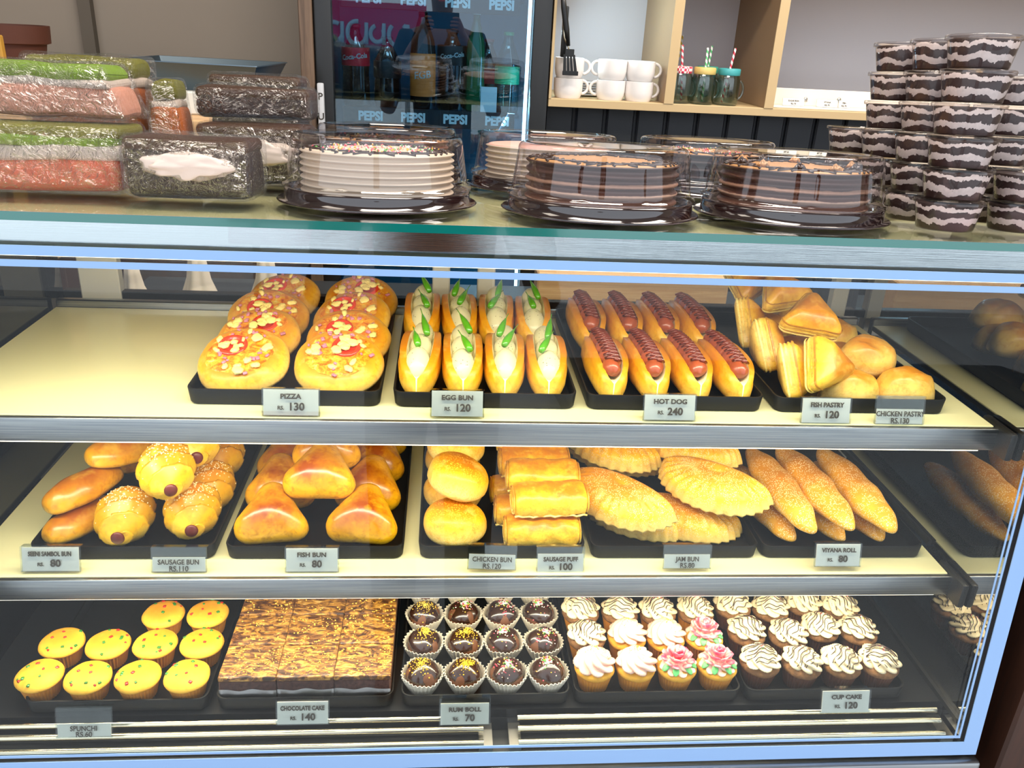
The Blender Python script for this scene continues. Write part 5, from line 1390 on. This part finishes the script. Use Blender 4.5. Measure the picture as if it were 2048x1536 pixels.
# ------------------------------------------------------------------ street side, seen only as reflections
def skin(name, chains, mat, parent, sub=2, smooth_=True):
    """one continuous surface grown round jointed edges: chains = [[(point, radius), ...], ...]; equal points merge"""
    me = bpy.data.meshes.new(name); pts = {}; V = []; R = []; E = []
    for ch in chains:
        last = None
        for p, r in ch:
            k = tuple(round(c, 4) for c in p)
            if k not in pts: pts[k] = len(V); V.append(p); R.append(r)
            if last is not None: E.append((last, pts[k]))
            last = pts[k]
    me.from_pydata(V, E, []); o = bpy.data.objects.new(name, me); COL.objects.link(o)
    md = o.modifiers.new('skin', 'SKIN'); md.use_smooth_shade = True
    for i, sv in enumerate(me.skin_vertices[0].data):
        r = R[i] if isinstance(R[i], tuple) else (R[i], R[i]); sv.radius = r; sv.use_root = (i == 0)
    ss = o.modifiers.new('sub', 'SUBSURF'); ss.levels = sub; ss.render_levels = sub
    me.materials.append(mat)
    if parent: o.parent = parent
    return o
M['skin'] = plain('skin', '#8a5a40', .5); M['shirt'] = plain('dark_shirt', '#12141a', .8); M['trousers'] = plain('dark_trousers', '#1b2230', .8); M['hair'] = plain('black_hair', '#0b0908', .6)
def photographer():
    t = thing('person', 'person in dark shirt and trousers holding up a phone, mirrored in the glass and steel', 'person', (-.02, -.36, 0))
    ch = [[((0, 0, .95), (.15, .11)), ((0, .0, 1.12), (.135, .10)), ((0, 0, 1.30), (.16, .11)), ((0, 0, 1.42), (.12, .085)), ((0, .0, 1.50), .052), ((0, .012, 1.56), .055), ((0, .02, 1.62), (.072, .088)), ((0, .02, 1.68), (.074, .092)), ((0, .01, 1.73), (.055, .07))]]
    for s in (-1, 1):
        ch.append([((0, 0, .95), (.15, .11)), ((s*.09, 0, .86), .088), ((s*.10, .02, .50), .056), ((s*.10, -.01, .26), .050), ((s*.10, -.02, .09), .036), ((s*.11, .06, .035), .036), ((s*.115, .15, .028), .030)])
        w = (s*.085, .325, 1.455); ch.append([((0, 0, 1.42), (.12, .085)), ((s*.17, 0, 1.40), .058), ((s*.27, .06, 1.10), .045), ((s*.275, .10, 1.06), .042), ((s*.15, .26, 1.35), .030), (w, .024), ((s*.075, .335, 1.485), (.030, .016))])
        for q in range(4):
            l = (.85, 1., .95, .75)[q]; x0 = s*(.080-.004*q); z0 = 1.50-.016*q+.01
            ch.append([((s*.075, .335, 1.485), (.030, .016)), ((x0, .347, z0), .0085), ((x0-s*.020*l, .356, z0+.002), .008), ((x0-s*.038*l, .352, z0), .007)])
        ch.append([((s*.075, .335, 1.485), (.030, .016)), ((s*.070, .325, 1.475), .010), ((s*.052, .318, 1.478), .009), ((s*.038, .316, 1.485), .008)])
    ch.append([((0, .02, 1.62), (.072, .088)), ((0, .112, 1.632), .012), ((0, .122, 1.622), .009)])
    skin('body', ch, M['skin'], t)
    for s in (-1, 1):
        obj('eye', MB().add(ell(.012, .008, .008, nu=14, nv=10), T(s*.031, .098, 1.658)), M['white'], t); obj('ear', MB().add(ell(.009, .018, .030, nu=14, nv=10), T(s*.080, .01, 1.64)), M['skin'], t)
    obj('mouth', MB().add(ell(.022, .005, .005, nu=14, nv=8), T(0, .102, 1.588)), M['tomato'], t)
    obj('hair', MB().add(ell(.084, .104, .085, nz=.08, fr=3, nu=30, nv=20, fn=lambda v: Vector((v.x, v.y-(.03 if v.z < .03 and v.y > 0 else 0)*1.6, max(v.z, -.05)))), T(0, .005, 1.690)), M['hair'], t)
    sh = [[((0, 0, .93), (.165, .125)), ((0, 0, 1.12), (.155, .12)), ((0, 0, 1.30), (.178, .128)), ((0, 0, 1.43), (.125, .09))]]
    for s in (-1, 1): sh.append([((0, 0, 1.43), (.125, .09)), ((s*.17, 0, 1.405), .072), ((s*.262, .055, 1.13), .062)])
    skin('shirt', sh, M['shirt'], t)
    skin('trousers', [[((0, 0, .97), (.158, .118)), ((s*.09, 0, .86), .100), ((s*.10, .02, .50), .070), ((s*.10, -.01, .26), .066), ((s*.10, -.02, .07), .060)] for s in (-1, 1)], M['trousers'], t)
    p = thing('phone', 'black phone held upright by the mirrored person', 'phone', (-.02, -.02, 1.5))
    obj('phone_body', MB().add(rbox(-.080, .080, -.004, .004, -.036, .036, .003, 2)), M['black'], p); obj('screen', MB().add(box(-.076, .076, -.0046, -.004, -.033, .033)), M['glaze'], p)
photographer()
sg = thing('street_sign', 'magenta board with pale lettering across the street, mirrored in the fridge door', 'sign', (-.80, -4.0, 0))
obj('board', MB().add(rbox(-.62, .62, -.02, .02, .90, 1.62, .004, 1)), plain('magenta_board', '#d0145c', .5), sg)
obj('post', MB().add(tube([(-.45, -.03, 0), (-.45, -.03, 1.6)], .025, 12)), M['steel'], sg); obj('post', MB().add(tube([(.45, -.03, 0), (.45, -.03, 1.6)], .025, 12)), M['steel'], sg)
lt = MB()
for q, (x, r) in enumerate(((-.40, .085), (-.20, .07), (0, .085), (.18, .06), (.37, .085))):
    lt.add(tube([(x+r*cos(a), .024, 1.36+r*1.15*sin(a)) for a in [radians(30+q*25+k*16) for k in range(19)]], .020, 6)).add(tube([(x+r, .024, 1.27), (x+r, .024, 1.45)], .018, 6))
for q in range(9): lt.add(tube([(-.32+.075*q+.024*cos(a), .024, 1.12+.03*sin(a)) for a in [radians(q*40+k*18) for k in range(17)]], .009, 6))
obj('lettering', lt, plain('pale_blue_lettering', '#b9dcee', .5), sg)

tag(obj('dark_reflection_slab', MB().add(rbox(.75, 4.4, -4.35, -2.8, 0, .10, .01, 1)), plain('dark_slab', '#1a2a36', .5), None, True, 40), 'unseen dark slab on the pavement, added to darken the reflection in the steel strip at the right', 'platform')  # invented slab, added only for the dark reflection in the steel fascia
